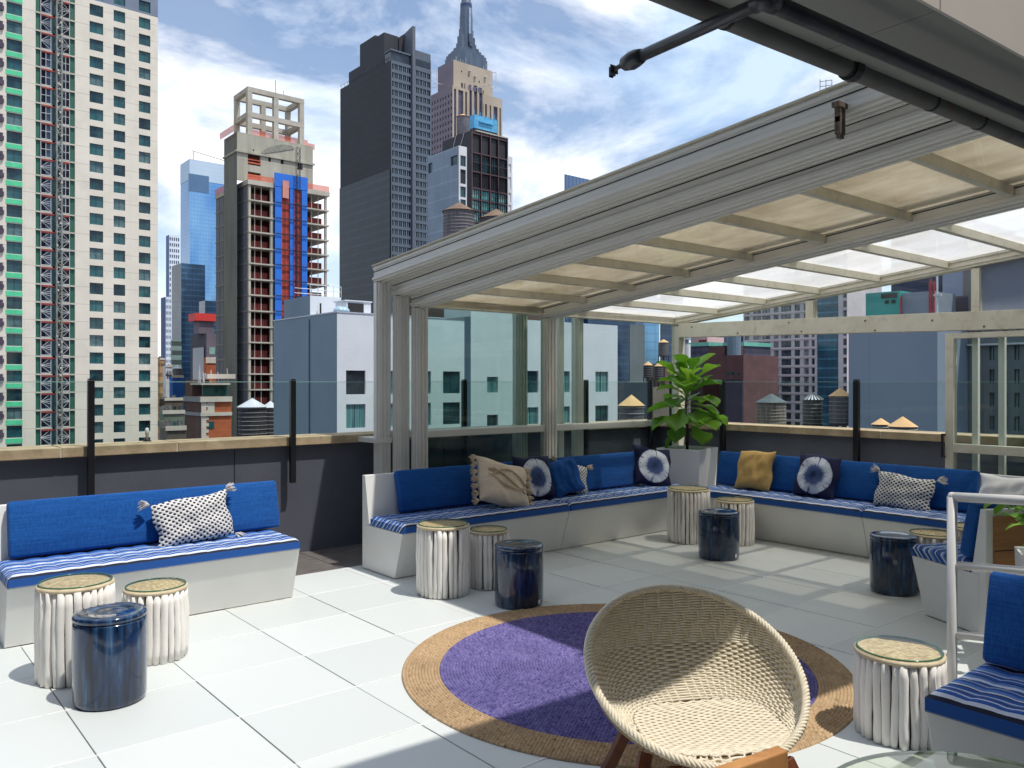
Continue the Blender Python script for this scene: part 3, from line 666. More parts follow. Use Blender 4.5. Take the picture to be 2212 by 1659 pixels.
# --- pillows
def pillow_mesh(w, h, t, seed=0, pinch=.10, wr=.006):
    rnd = random.Random(seed); n = 30; P = [[], []]; ph = [rnd.uniform(0, 6.28) for _ in range(6)]
    mb = MB()
    for sgn in (1, -1):
        rows = []
        for i in range(n + 1):
            row = []; a = -1 + 2*i/n
            for j in range(n + 1):
                b = -1 + 2*j/n
                px = a*(1 - pinch*(1 - abs(a))*0 - .055*(1 - b*b)*abs(a)**2 ) ; pz = b*(1 - .055*(1 - a*a)*abs(b)**2)
                th = t/2*((1 - a**4)*(1 - b**4))**.55 if abs(a) < 1 and abs(b) < 1 else 0
                edge = (1 - abs(a))*(1 - abs(b))
                wv = wr*(math.sin(6*a + 3*b + ph[0]) + .7*math.sin(-4*a + 9*b + ph[1]) + .5*math.sin(13*a*b + ph[2]) + .6*math.sin(15*a - 5*b*b + ph[3]))*min(1, edge*5)
                row.append((px*w/2 + .01*math.sin(5*b + ph[4]), sgn*(-(th + wv*.8)) , pz*h/2 + .008*math.sin(4*a + ph[5])))
            rows.append(row)
        if sgn < 0: rows = rows[::-1]
        mb.grid(rows)
    return mb
def tassel(mb, p, d, size, rnd, strands=26):
    d = Vector(d).normalized(); p = Vector(p)
    for k in range(strands):
        q = Vector((rnd.uniform(-1, 1), rnd.uniform(-1, 1), rnd.uniform(-1, 1))).normalized()
        v = (d*1.1 + q*.55).normalized()*size*rnd.uniform(.7, 1.1)
        mb.tube([p, p + v*.5 + q*.004, p + v + Vector((0, 0, -size*.12))], [.004, .005, .002], 5)
def pillow(label, loc, yaw, tilt, roll, w, h, t, mat, seed=0, tass=None, tmat=None, fringe=False, cat='pillow', group=None):
    """faces its local -Y; leans back by tilt, rolled by roll in its own plane"""
    o = thing('throw_pillow', label, cat, loc, 0, group)
    o.rotation_mode = 'QUATERNION'
    from mathutils import Quaternion
    o.rotation_quaternion = Quaternion((0, 0, 1), yaw) @ Quaternion((1, 0, 0), -tilt) @ Quaternion((0, 1, 0), roll)
    part('cover', pillow_mesh(w, h, t, seed), mat, o, local=True, smooth=True)
    rnd = random.Random(seed + 5)
    if tass:
        for sx in (-1, 1):
            for sz in (-1, 1):
                mb = MB(); tassel(mb, (sx*w*.49, 0, sz*h*.49), (sx, -.1, sz*.55 - .25), tass, rnd); part('tassel', mb, tmat or m_white, o, local=True, smooth=True)
    if fringe:
        for sx in (-1, 1):
            mb = MB()
            for q in range(7): tassel(mb, (sx*w*.49, 0, (-.5 + q/6)*h*.97), (sx, -.1 if q % 2 else .1, -.25), .07, rnd, 46)
            part('fringe', mb, tmat, o, local=True, smooth=True)
        mb = MB()
        for k in range(3):
            pts = []
            for q in range(25):
                f = q/24; a = -.8 + 1.6*f; b = .55*math.sin(3.2*f + k*1.3) * (1 - .2*k); th = t/2*((1 - a**4)*(1 - b**4))**.55
                pts.append((a*w/2*.93, -th - .006, b*h/2*.9))
            for r_ in range(130):
                f = rnd.random(); i = min(23, int(f*24)); p = Vector(pts[i]); mb.tube([p, p + Vector((rnd.uniform(-.02, .02), -.012, rnd.uniform(-.02, .01)))], [.004, .002], 4)
            mb.tube(pts, .011, 8, flat=.6)
        part('tufted_trim', mb, tmat, o, local=True, smooth=True)
    return o
def dots_mat(name, dark, light, kx=150, kz=190, th=.0, ks=None):
    m, nt, bs = newmat(name)
    tcn = nt.nodes.new('ShaderNodeTexCoord'); sp = nt.nodes.new('ShaderNodeSeparateXYZ'); nt.links.new(tcn.outputs['Object'], sp.inputs[0])
    nz = nt.nodes.new('ShaderNodeTexNoise'); nz.inputs['Scale'].default_value = 9; nt.links.new(tcn.outputs['Object'], nz.inputs['Vector'])
    wob = math_n(nt, 'MULTIPLY', math_n(nt, 'SUBTRACT', nz.outputs['Fac'], .5), 3.0)
    zc = math_n(nt, 'MULTIPLY', sp.outputs[2], kz); xc = math_n(nt, 'MULTIPLY', sp.outputs[0], kx)
    a = math_n(nt, 'SINE', math_n(nt, 'ADD', xc, wob)); b = math_n(nt, 'SINE', math_n(nt, 'ADD', zc, wob))
    p = math_n(nt, 'MULTIPLY', a, b)
    q = math_n(nt, 'GREATER_THAN', p, .22)
    nt.links.new(mixc(nt, q, light, dark), bs.inputs['Base Color']); bs.inputs['Roughness'].default_value = .9
    bp = nt.nodes.new('ShaderNodeBump'); bp.inputs['Strength'].default_value = .6; bp.inputs['Distance'].default_value = .004; bp.invert = True
    nt.links.new(p, bp.inputs['Height']); nt.links.new(bp.outputs[0], bs.inputs['Normal'])
    return m
def tie_mat():
    m, nt, bs = newmat('tie_dye')
    tcn = nt.nodes.new('ShaderNodeTexCoord'); sp = nt.nodes.new('ShaderNodeSeparateXYZ'); nt.links.new(tcn.outputs['Object'], sp.inputs[0])
    x, z = sp.outputs[0], sp.outputs[2]
    r_ = math_n(nt, 'SQRT', math_n(nt, 'ADD', math_n(nt, 'MULTIPLY', x, x), math_n(nt, 'MULTIPLY', z, z)))
    ang = math_n(nt, 'ARCTAN2', z, x)
    cmb = nt.nodes.new('ShaderNodeCombineXYZ')
    nt.links.new(math_n(nt, 'MULTIPLY', math_n(nt, 'COSINE', ang), 5.5), cmb.inputs[0]); nt.links.new(math_n(nt, 'MULTIPLY', math_n(nt, 'SINE', ang), 5.5), cmb.inputs[1]); nt.links.new(math_n(nt, 'MULTIPLY', r_, 5), cmb.inputs[2])
    nz = nt.nodes.new('ShaderNodeTexNoise'); nz.inputs['Scale'].default_value = 1.6; nz.inputs['Detail'].default_value = 5; nz.inputs['Roughness'].default_value = .7; nt.links.new(cmb.outputs[0], nz.inputs['Vector'])
    rr = math_n(nt, 'ADD', r_, math_n(nt, 'MULTIPLY', math_n(nt, 'SUBTRACT', nz.outputs['Fac'], .5), .11))
    rp = nt.nodes.new('ShaderNodeValToRGB'); el = rp.color_ramp.elements
    NV = (.004, .008, .05, 1); WH = (.52, .58, .70, 1); MD = (.035, .07, .20, 1)
    el[0].position = 0; el[0].color = (.012, .022, .08, 1); el[1].position = .55; el[1].color = NV
    for p, q in ((.15, MD), (.24, (.05, .09, .24, 1)), (.31, WH), (.42, (.66, .72, .80, 1)), (.49, WH)):
        e = el.new(p); e.color = q
    rr2 = math_n(nt, 'MULTIPLY', r_, 2.75)
    rs = math_n(nt, 'MULTIPLY', rr, 2.75)
    nt.links.new(rs, rp.inputs[0])
    spoke = math_n(nt, 'GREATER_THAN', nz.outputs['Fac'], .60); inside = math_n(nt, 'LESS_THAN', rr2, .51)
    fac = math_n(nt, 'MULTIPLY', spoke, inside)
    hard = math_n(nt, 'GREATER_THAN', rr2, .50)
    c = mixc(nt, fac, rp.outputs[0], (.012, .02, .07, 1)); c = mixc(nt, hard, c, NV)
    nt.links.new(c, bs.inputs['Base Color']); bs.inputs['Roughness'].default_value = .85
    return m
m_dots = dots_mat('dotted_knit', (.01, .014, .03, 1), (.68, .67, .66, 1))
m_tie = tie_mat()
m_tas = M('tassel_yarn', (.66, .63, .62, 1), (.52, .50, .50, 1), 90, .9)
m_tasc = M('cream_yarn', (.74, .62, .46, 1), (.60, .48, .33, 1), 60, .9)
TILT = R(17)
pillow('white pillow with small dark dots and corner tassels on the lone left bench', (1.93, 5.835, .605), 0, TILT, R(-7), .54, .33, .13, m_dots, 1, .075, m_tas, group='dotted tasselled pillows')
pillow('cream pillow with thick shaggy fringe, leaning on the long bench', (4.62, 5.72, .65), R(4), R(26), R(17), .56, .43, .18, m_cream, 2, tmat=m_tasc, fringe=True)
pillow('navy pillow with pale tie-dye circle beside the cream fringed pillow', (5.10, 5.845, .655), R(2), TILT, R(2), .47, .44, .14, m_tie, 3, group='navy tie-dye pillows')
pillow('plain dark blue pillow on the long bench, half covering a dotted one', (5.50, 5.84, .64), R(-3), TILT, R(-12), .40, .36, .11, m_blue, 4)
pillow('dotted pillow half hidden behind a plain blue pillow on the long bench', (5.64, 5.885, .61), R(-2), TILT, R(14), .40, .30, .09, m_dots, 5, .07, m_tasc, group='dotted tasselled pillows')
pillow('navy tie-dye pillow leaning against the left side of the white planter', (6.80, 5.84, .65), R(-22), R(20), R(10), .44, .44, .13, m_tie, 6, group='navy tie-dye pillows')
pillow('mustard yellow pillow on the right-hand bench', (7.335, 4.92, .655), R(-90), TILT, R(-2), .42, .42, .14, m_must, 7)
pillow('navy tie-dye pillow with frayed white edge on the right-hand bench', (7.335, 4.22, .655), R(-90), TILT, R(4), .44, .43, .14, m_tie, 8, group='navy tie-dye pillows')
mb = MB(); rnd = random.Random(3)
pillow('white pillow with dark dots and tassels on the right-hand bench, near the handrail', (7.32, 3.38, .585), R(-90), TILT, R(5), .52, .32, .13, m_dots, 9, .085, m_tas, group='dotted tasselled pillows')
pillow('plain white pillow behind the handrail at the right edge', (7.33, 2.52, .64), R(-90), TILT, 0, .50, .34, .12, m_white, 10)

# --- planter and fig tree
pl = thing('square_planter', 'tall white square planter in the corner between the benches', 'planter', (7.5, 5.92, 0), R(14))
part('box', MB().loft([[(x*q, y*q, z) for x, y in ((-1, -1), (1, -1), (1, 1), (-1, 1))] for q, z in ((.225, .0), (.262, .82), (.240, .82), (.236, .77))], cap=False).box(-.23, .23, -.23, .23, .70, .769), M('planter_white', (.82, .82, .83, 1), (.78, .78, .79, 1), 2, .4), pl, local=True, bevel=.004)
part('soil', MB().lathe([(.23, .771), (.18, .785), (.01, .79)], n=12), M('soil', (.03, .022, .015, 1), (.06, .045, .03, 1), 30, 1, bump=1), pl, local=True)
def leaf(mb, base, dirv, L_, W_, droop, rnd, fiddle=True):
    d = Vector(dirv).normalized(); up = Vector((0, 0, 1)); side = d.cross(up)
    if side.length < .1: side = Vector((1, 0, 0))
    side.normalize(); nrm = side.cross(d).normalized(); n = 9; rows = []
    p = Vector(base); tw = rnd.uniform(-.25, .25)
    for i in range(n + 1):
        f = i / n
        if fiddle: wd = W_*(.10 + .55*math.sin(math.pi*min(1, f*1.25)*.5)*(1 if f < .0 else 1) + .42*math.exp(-((f - .70)/.22)**2) - .12*math.exp(-((f - .38)/.12)**2))*max(.0, 1 - max(0, (f - .80)/.20)**2)
        else: wd = W_*math.sin(math.pi*min(1, f*.92 + .04))**.8*(1.15 - .5*f)
        if i == n: wd = W_*.02
        row = []
        for k in range(-3, 4):
            g = k / 3; cup = -.20*abs(g)*wd if True else 0
            row.append(p + side*(g*wd/2) + nrm*(-cup + .035*L_*math.sin(f*13 + g*5)*abs(g)) + up*0)
        rows.append(row)
        d = (d + Vector((0, 0, -droop/n))).normalized(); nrm = side.cross(d).normalized()
        p = p + d*(L_/n)
    mb.grid(rows)
    return rows
m_leaf, nt, bs = newmat('fig_leaf')
geo = nt.nodes.new('ShaderNodeNewGeometry'); nz = nt.nodes.new('ShaderNodeTexNoise'); nz.inputs['Scale'].default_value = 14; nt.links.new(geo.outputs['Position'], nz.inputs['Vector'])
ca = mixc(nt, geo.outputs['Random Per Island'], (.07, .20, .015, 1), (.22, .42, .04, 1)); ca = mixc(nt, math_n(nt, 'MULTIPLY', nz.outputs['Fac'], .5), ca, (.03, .09, .012, 1))
nt.links.new(ca, bs.inputs['Base Color']); bs.inputs['Roughness'].default_value = .38
tl = nt.nodes.new('ShaderNodeBsdfTranslucent'); nt.links.new(mixc(nt, geo.outputs['Random Per Island'], (.18, .46, .03, 1), (.42, .75, .07, 1)), tl.inputs[0]); mxs = nt.nodes.new('ShaderNodeMixShader'); mxs.inputs[0].default_value = .38
nt.links.new(bs.outputs[0], mxs.inputs[1]); nt.links.new(tl.outputs[0], mxs.inputs[2]); nt.links.new(mxs.outputs[0], nt.nodes['Material Output'].inputs[0])
m_bark = M('bark', (.06, .035, .022, 1), (.10, .06, .04, 1), 30, .9)
fig = thing('fig_tree', 'fiddle-leaf fig with big glossy green leaves in the white corner planter', 'potted plant', (7.47, 5.90, .78))
part('trunk', MB().tube([(0, 0, 0), (.01, .0, .25), (-.015, .01, .45), (.0, .0, .68), (.01, 0, .9)], [.017, .015, .013, .010, .006], 8), m_bark, fig, local=True, smooth=True)
mb = MB(); mr_ = MB(); rnd = random.Random(21)
for k in range(40):
    f = k / 39; z = .33 + .52*f + rnd.uniform(-.03, .03); a = k*2.399 + rnd.uniform(-.3, .3)
    el_ = -.42 + 1.55*f**1.1 + rnd.uniform(-.3, .35); L_ = rnd.uniform(.30, .42)*(1 - .15*f); ph = .05 + rnd.uniform(0, .05)
    d = Vector((math.cos(a)*math.cos(el_), math.sin(a)*math.cos(el_), math.sin(el_)))
    base = Vector((.01, 0, z)) + d*ph
    mb2 = leaf(mb, base, d, L_, L_*rnd.uniform(.6, .8), rnd.uniform(.3, 1.2), rnd)
    mr_.tube([Vector((0, 0, z - .02)), base, Vector(mb2[4][3]), Vector(mb2[8][3])], [.004, .0035, .0022, .001], 4)
part('foliage', mb, m_leaf, fig, local=True, smooth=True); part('leaf_stalks', mr_, M('stalk', (.22, .35, .06, 1), None, 5, .6), fig, local=True)

# --- handrail
m_wp = M('white_pipe', (.74, .74, .73, 1), (.68, .68, .67, 1), 6, .3)
hr = thing('handrail', 'white tubular handrail with three bars rising from the deck at right', 'handrail', (3.893, 1.58, 0), math.atan2(-.902, .431))
part('post', MB().tube([(0, 0, 0), (0, 0, .3), (0, 0, 1.05)], .0215, 16), m_wp, hr, local=True, smooth=True)
part('base_plate', MB().lathe([(.05, .001), (.05, .009)], n=20), m_wp, hr, local=True)
for z in (1.050, .742, .43, .13): part('rail', MB().tube([(-.0 if z > 1 else .0, 0, z), (.4, 0, z), (1.9, 0, z)], .0215 if z > 1 else .0185, 16), m_wp, hr, local=True, smooth=True)
part('corner_elbow', MB().lathe([(.001, -.0216), (.012, -.019), (.0215, 0), (.012, .019), (.001, .0216)], 0, 0, 16, cz=1.05), m_wp, hr, local=True, smooth=True)
part('post', MB().tube([(1.9, 0, 0), (1.9, 0, 1.05)], .0215, 16), m_wp, hr, local=True, smooth=True)

# --- white planter with trailing plant beyond the handrail
q = atD(2280, 1218, 4.45)
wp = thing('low_planter', 'white planter holding a trailing vine between handrail and nearest bench', 'planter', (q[0], q[1], 0), .45)
wb = q[2] + .02
part('box', MB().loft([[(x*e + .05, y*e*.5, z) for x, y in ((-1, -1), (1, -1), (1, 1), (-1, 1))] for e, z in ((.26, .0), (.30, wb), (.275, wb), (.27, wb - .05))], cap=False).box(-.2, .3, -.13, .13, .1, wb - .05), M('pot_white', (.68, .70, .70, 1), None, 3, .35), wp, local=True)
pv = thing('trailing_vine', 'leafy green and yellow trailing vine at the right edge', 'potted plant', (q[0], q[1], wb - .03))
mb = MB(); ms = MB(); rnd = random.Random(5)
for k in range(16):
    a = rnd.uniform(0, 6.28); p = Vector((rnd.uniform(-.12, .2), rnd.uniform(-.06, .06), .0)); pts = [p.copy()]; d = Vector((math.cos(a)*.3, math.sin(a)*.3, 1)).normalized()
    for i in range(rnd.randint(5, 8)):
        p = p + d*.062; pts.append(p.copy()); d = (d + Vector((math.cos(a)*.10, math.sin(a)*.10, -.12 if k % 3 else -.03))).normalized()
        b = rnd.uniform(0, 6.28); leaf(mb, p, (math.cos(b), math.sin(b), rnd.uniform(-.3, .5)), rnd.uniform(.08, .125), rnd.uniform(.06, .08), .8, rnd, False)
    ms.tube(pts, .003, 4)
part('foliage', mb, m_leaf, pv, local=True, smooth=True); part('stems', ms, M('vine_stem', (.12, .2, .04, 1), None, 5, .7), pv, local=True)

# --- wicker bowl chair
m_wick = M('cream_wicker', lin(230, 221, 200), lin(214, 203, 178), 40, .5, spec=.35, dirt=(60, lin(186, 168, 132), .3))
m_wcore = M('wicker_core', lin(150, 130, 98), lin(124, 106, 76), 20, .8)
q = atD(CX + .68/3.03*FPX, 900, 3.03); psi = -math.atan2(fwd.x, fwd.y) + .20
ch = thing('wicker_chair', 'round cream wicker bowl chair on dark wooden legs in the foreground', 'chair', (q[0], q[1], 0), psi)
ca_, cb2, ctl = .40, .395, .57
def rimp(t): return Vector((ca_*math.cos(t), cb2*math.cos(ctl)*math.sin(t), .510 + cb2*math.sin(ctl)*math.sin(t)))
def sgp(q, e): return math.copysign(abs(q)**e, q)
def seatp(t, k=1.0): return Vector((.262*k*sgp(math.cos(t), .68) + .01, -.105 + .20*k*sgp(math.sin(t), .68), .335 + .012*k*math.sin(t) - .012*(1 - k*k)))
def wallp(t, w_, off=0.0):
    a, b = seatp(t), rimp(t); dl = (b - a).length
    o = Vector((math.cos(t), math.sin(t)*.9, -.45)).normalized()
    return a + (b - a)*w_ + o*(.16*dl*math.sin(math.pi*w_**.85) + off)
def wlen(t): return (rimp(t) - seatp(t)).length*1.06
NW = 84; mb = MB(); mc = MB()
mc.grid([[wallp(2*math.pi*i/96, j/12, .007) for j in range(13)] for i in range(96)], closeu=True)
mc.grid([[wallp(2*math.pi*i/96, j/12, .011) for j in range(12, -1, -1)] for i in range(96)], closeu=True)
def woven(mb, pts, phase, amp, r):
    """one flat strand passing over and under the warps; pts = [(position, normal)] two samples per warp"""
    P = []
    for i, (p, n) in enumerate(pts): P.append(p + n*(amp*math.cos(math.pi*(i*.25) + phase)))
    mb.tube(P, r, 5)
for k in range(1, 45):
    dist = k*.0104; run = []
    tot = NW*4
    segs = []
    for i in range(tot + 1):
        t = 2*math.pi*i/tot; wl = wlen(t)
        if dist < wl:
            w_ = dist/wl; p = wallp(t, w_); n = -Vector((math.cos(t), math.sin(t)*.9, -.45)).normalized(); run.append((p, n))
        else:
            if len(run) > 3: segs.append(run)
            run = []
    if len(run) > 3: segs.append(run)
    for r_ in segs: woven(mb, r_, (k % 2)*math.pi, .0042, .0054)
for i in range(NW):
    t = 2*math.pi*(i + .5)/NW; mb.tube([wallp(t, j/9, .0015) for j in range(10)], .0045, 5)
part('bowl_weave', mb, m_wick, ch, local=True, smooth=True)
mb = MB()
rows = int(.40/.0108)
for k in range(rows):
    y = -.105 - .197 + k*.0108; s2 = 1 - abs((y + .105)/.20)**2.94
    if s2 <= .02: continue
    hx = .262*s2**.34 + .004; pts = []; n = int(hx*2/.006)
    for i in range(n + 1):
        x = -hx + 2*hx*i/n; pts.append((Vector((x + .01, y, .337 + .012*(y + .105)/.205 - .012*(1 - (x/.275)**2 - ((y + .105)/.205)**2))), Vector((0, 0, 1))))
    woven(mb, pts, (k % 2)*math.pi, .0022, .0052)
part('seat_weave', mb, m_wick, ch, local=True, smooth=True)
mc.grid([[seatp(2*math.pi*i/48, j/6) - Vector((0, 0, .006)) for j in range(7)] for i in range(48)], closeu=True)
part('shell', mc, m_wcore, ch, local=True, smooth=True)
mb = MB()
for s_i in range(4):
    P = []
    for i in range(480):
        t = 2*math.pi*i/480; c0 = rimp(t); tg = (rimp(t + .01) - rimp(t - .01)).normalized(); o = Vector((math.cos(t), math.sin(t), 0)); o = (o - tg*o.dot(tg)).normalized(); b = tg.cross(o)
        ph = t*38 + s_i*math.pi/2; P.append(c0 + o*(.010*math.cos(ph) + .003) + b*.009*math.sin(ph))
    mb.tube(P, .0062, 6, closed=True)
part('braided_rim', mb, m_wick, ch, local=True, smooth=True)
m_teak = M('dark_teak', lin(120, 66, 38), lin(80, 42, 24), 9, .5, stretch=(3, 3, .5))
m_oakl = M('honey_oak', lin(196, 142, 88), lin(164, 112, 62), 7, .5, stretch=(1, 1, .25), dirt=(20, lin(120, 70, 35), .4))
def leg(a, b, wd=.045, th=.03, mat=None, name='leg'):
    a, b = Vector(a), Vector(b); d = (b - a).normalized(); sx = Vector((1, 0, 0)) - d*d.x; sx.normalize(); sy = d.cross(sx)
    part(name, MB().loft([[p + sx*(i*wd/2) + sy*(j*th/2) for i, j in ((-1, -1), (1, -1), (1, 1), (-1, 1))] for p in (a, b)]), mat or m_teak, ch, local=True, bevel=.004)
leg((-.25, -.15, .285), (-.36, -.24, 0)); leg((-.18, -.23, .27), (-.20, -.36, 0)); leg((.22, -.26, .27), (.33, -.34, 0)); leg((.24, .10, .28), (.34, .22, 0)); leg((-.22, .10, .28), (-.30, .22, 0))
leg((-.30, -.2, .20), (.30, -.2, .20), .04, .025, name='crossbar')
pa = Vector(atD(1562, 1659, 2.50)); pb = Vector(atD(1679, 1609, 2.62)); dd = (pb - pa); dd.z = 0; ex = pa - dd*.55
nrm = Vector((dd.y, -dd.x, 0)).normalized()*.045
blk = [Vector((ex.x, ex.y, 0)), Vector((pb.x, pb.y, 0)), Vector((pb.x, pb.y, pb.z)), Vector((ex.x, ex.y, pb.z - .005))]
blk[0] = pb - dd*.35; blk[0].z = 0; blk[1] = pb + dd*.10; blk[1].z = 0
solo('wooden_block', MB().prism(blk, nrm), m_oakl, 'sunlit honey-coloured wooden block at the bottom edge, against the front of the wicker chair', 'wood block', bevel=.006)

# --- glass coffee table, bottom right corner
tq = atD(CX + 1.24/2.02*FPX, 900, 2.02)
ct = thing('coffee_table', 'round glass coffee table cut by the bottom right corner', 'table', (tq[0], tq[1], 0))
part('tabletop', MB().lathe([(.452, .440), (.456, .444), (.456, .450), (.452, .454)], n=72), glass('pale_table_glass', (.88, .93, .84, 1), 1.6), ct, local=True)
part('glass_rim', MB().tube([(.4565*math.cos(a*math.pi/36), .4565*math.sin(a*math.pi/36), .447) for a in range(72)], .0055, 6, closed=True), M('pale_edge', (.35, .45, .36, 1), None, 3, .2), ct, local=True, smooth=True)
for a in range(4):
    an = a*math.pi/2 + .5; part('leg', MB().tube([(.16*math.cos(an), .16*math.sin(an), .438), (.30*math.cos(an), .30*math.sin(an), 0)], .022, 10), m_drift, ct, local=True, smooth=True)
part('lower_tray', MB().lathe([(.30, .20), (.30, .215)], n=40), M('pale_tray', (.55, .56, .44, 1), (.45, .47, .36, 1), 5, .5), ct, local=True)

# ================================================================ THE CITY
GZ = -60.0
def facade(mb, axis, f, a0, a1, z0, z1, holes, dep):
    """wall face with real openings. axis 'R': plane y=f facing -y, a = x.  axis 'L': plane x=f facing -x, a = y"""
    def pt(a, z, d=0): return (a, f + d, z) if axis == 'R' else (f + d, a, z)
    holes = [h for h in holes if h[1] > a0 and h[0] < a1 and h[3] > z0 and h[2] < z1]
    holes = [(max(h[0], a0), min(h[1], a1), max(h[2], z0), min(h[3], z1)) for h in holes]
    As = sorted(set([a0, a1] + [round(q, 4) for h in holes for q in h[:2]])); Zs = sorted(set([z0, z1] + [round(q, 4) for h in holes for q in h[2:]]))
    hs = holes
    for j in range(len(Zs) - 1):
        zm = (Zs[j] + Zs[j+1])/2; row = [h for h in hs if h[2] < zm < h[3]]; i = 0
        while i < len(As) - 1:
            am = (As[i] + As[i+1])/2
            if any(h[0] < am < h[1] for h in row): i += 1; continue
            k = i
            while k < len(As) - 1 and not any(h[0] < (As[k] + As[k+1])/2 < h[1] for h in row): k += 1
            a, b = As[i], As[k]
            q = (pt(a, Zs[j]), pt(b, Zs[j]), pt(b, Zs[j+1]), pt(a, Zs[j+1]))
            mb.quad(*(q if axis == 'R' else q[::-1])); i = k
    for h in hs:
        a, b, c, d = h
        for q in ((pt(a, c), pt(a, c, dep), pt(a, d, dep), pt(a, d)), (pt(b, c), pt(b, d), pt(b, d, dep), pt(b, c, dep)), (pt(a, c), pt(b, c), pt(b, c, dep), pt(a, c, dep)), (pt(a, d), pt(a, d, dep), pt(b, d, dep), pt(b, d))): mb.quad(*q)
def pane(axis, f, h, dep):
    a, b, c, d = h; mb = MB()
    if axis == 'R': mb.box(a, b, f + dep*.9, f + dep + .05, c, d)
    else: mb.box(f + dep*.9, f + dep + .05, a, b, c, d)
    return mb
def windows(parent, axis, f, holes, dep, mat, name='window', limit=100, mull=0, mmat=None):
    """first <limit> openings get a window of their own, the rest share one mesh"""
    rest = MB()
    for i, h in enumerate(holes):
        if i < limit: part(name, pane(axis, f, h, dep), mat[i*7 % len(mat)] if isinstance(mat, list) else mat, parent)
        else: rest.v, rest.f = join(rest, pane(axis, f, h, dep))
    if rest.v: part(name, rest, mat[0] if isinstance(mat, list) else mat, parent, kind='stuff')
    if mull:
        mm = MB()
        for a, b, c, d in holes:
            for k in range(1, mull + 1):
                x = a + (b - a)*k/(mull + 1); t = .05*(1 + dep)
                if axis == 'R': mm.box(x - t/2, x + t/2, f + dep*.75, f + dep*.89, c, d)
                else: mm.box(f + dep*.75, f + dep*.89, x - t/2, x + t/2, c, d)
        part('mullions', mm, mmat, parent)
def join(a, b):
    n = len(a.v); return a.v + b.v, a.f + [tuple(i + n for i in q) for q in b.f]
class B:
    """box building: near corner at pixel column xc and distance d, left face out to xl, right face out to xr"""
    def __init__(s, name, label, xc, d, xl, xr, ytop, cat='building', group=None, z0=GZ, depth=None, width=None):
        p = atD(xc, ytop, d); s.u0, s.v0, s.zt = p; s.d = d
        s.v1 = atU(xl, 0, s.u0)[0] if xl is not None else s.v0 + (depth or 20)
        s.u1 = atV(xr, 0, s.v0)[0] if xr is not None else s.u0 + (width or 20)
        s.z0 = z0; s.t = thing(name, label, cat, (s.u0, s.v0, z0 if z0 > -59 else GZ), 0, group) if name else None
    def R(s, x, y): return atV(x, y, s.v0)
    def Lf(s, x, y): return atU(x, y, s.u0)
    def body(s, mat, holesR=(), holesL=(), dep=.25, matL=None, name='wall', zt=None, roof=True):
        zt = zt or s.zt; mb = MB(); facade(mb, 'R', s.v0, s.u0, s.u1, s.z0, zt, list(holesR), dep)
        mb.quad((s.u1, s.v0, s.z0), (s.u1, s.v1, s.z0), (s.u1, s.v1, zt), (s.u1, s.v0, zt)); mb.quad((s.u1, s.v1, s.z0), (s.u0, s.v1, s.z0), (s.u0, s.v1, zt), (s.u1, s.v1, zt)); mb.quad((s.u0, s.v0, zt), (s.u1, s.v0, zt), (s.u1, s.v1, zt), (s.u0, s.v1, zt))
        ml = MB(); facade(ml, 'L', s.u0, s.v0, s.v1, s.z0, zt, list(holesL), dep)
        if matL is None: mb.v, mb.f = join(mb, ml); part(name, mb, mat, s.t)
        else: part(name, mb, mat, s.t); part(name, ml, matL, s.t)
def rowsof(z_first, pitch, h, n): return [(z_first - pitch*k - h, z_first - pitch*k) for k in range(n)]

# ---- beige tower with construction hoist (left edge)
t1 = B('apartment_tower', 'beige concrete tower with teal square windows and green sheathed column, filling the left edge', 0, 134.2, None, 341, -300, depth=30)
t1.u0 = atV(-90, 0, 157.0)[0]; t1.v0 = 157.0; t1.u1 = atV(341, 0, 157.0)[0]; t1.v1 = 185; t1.zt = 92
m_t1 = M('beige_precast', lin(222, 214, 200), lin(210, 202, 188), .25, .85, space='world', lines=((2, 3.05, 66.9 - 61, .10, .72), (0, 3.3, 20.9, .06, .9)), dirt=(.4, lin(176, 170, 160), .35))
m_t1b = M('blue_grey_panel', lin(120, 130, 150), lin(104, 114, 134), .3, .7, space='world')
m_teal = winglass('teal_window', (.012, .06, .075, 1), (.035, .13, .135, 1), .35, .07)
m_teal2 = winglass('dark_teal_window', (.006, .022, .032, 1), (.03, .09, .10, 1), .5, .07)
U1 = lambda x: atV(x, 0, 157.0)[0]
holes = []
for (xa, xb, off, hh) in ((193.5, 223, 0, 1.98), (245.5, 270.5, 0, 1.98), (300, 325, 0, 1.98), (14, 48, -.25, 2.0)):
    for k in range(-6, 26):
        zt_ = 67.75 + off - 3.05*k; holes.append((U1(xa), U1(xb), zt_ - hh, zt_))
holes.sort(key=lambda h: abs((h[2] + h[3])/2 - 31))
bay = [(U1(77), U1(162), GZ + 1, 91.5)]
mb = MB(); facade(mb, 'R', 157.0, t1.u0, t1.u1, GZ, 68.45, holes + [(U1(77), U1(162), GZ + 1, 68.45)], .35)
mb.quad((t1.u1, 157, GZ), (t1.u1, 185, GZ), (t1.u1, 185, 92), (t1.u1, 157, 92)); mb.quad((t1.u0, 157, 92), (t1.u1, 157, 92), (t1.u1, 185, 92), (t1.u0, 185, 92)); mb.quad((t1.u0, 157, GZ), (t1.u0, 157, 92), (t1.u0, 185, 92), (t1.u0, 185, GZ))
part('wall', mb, m_t1, t1.t)
mb = MB(); facade(mb, 'R', 156.98, U1(192), t1.u1, 68.5, 92, holes, .35); part('upper_wall', mb, m_t1b, t1.t)
mb = MB(); facade(mb, 'R', 156.98, t1.u0, U1(76), 68.5, 92, holes, .35); part('upper_wall', mb, m_t1b, t1.t)
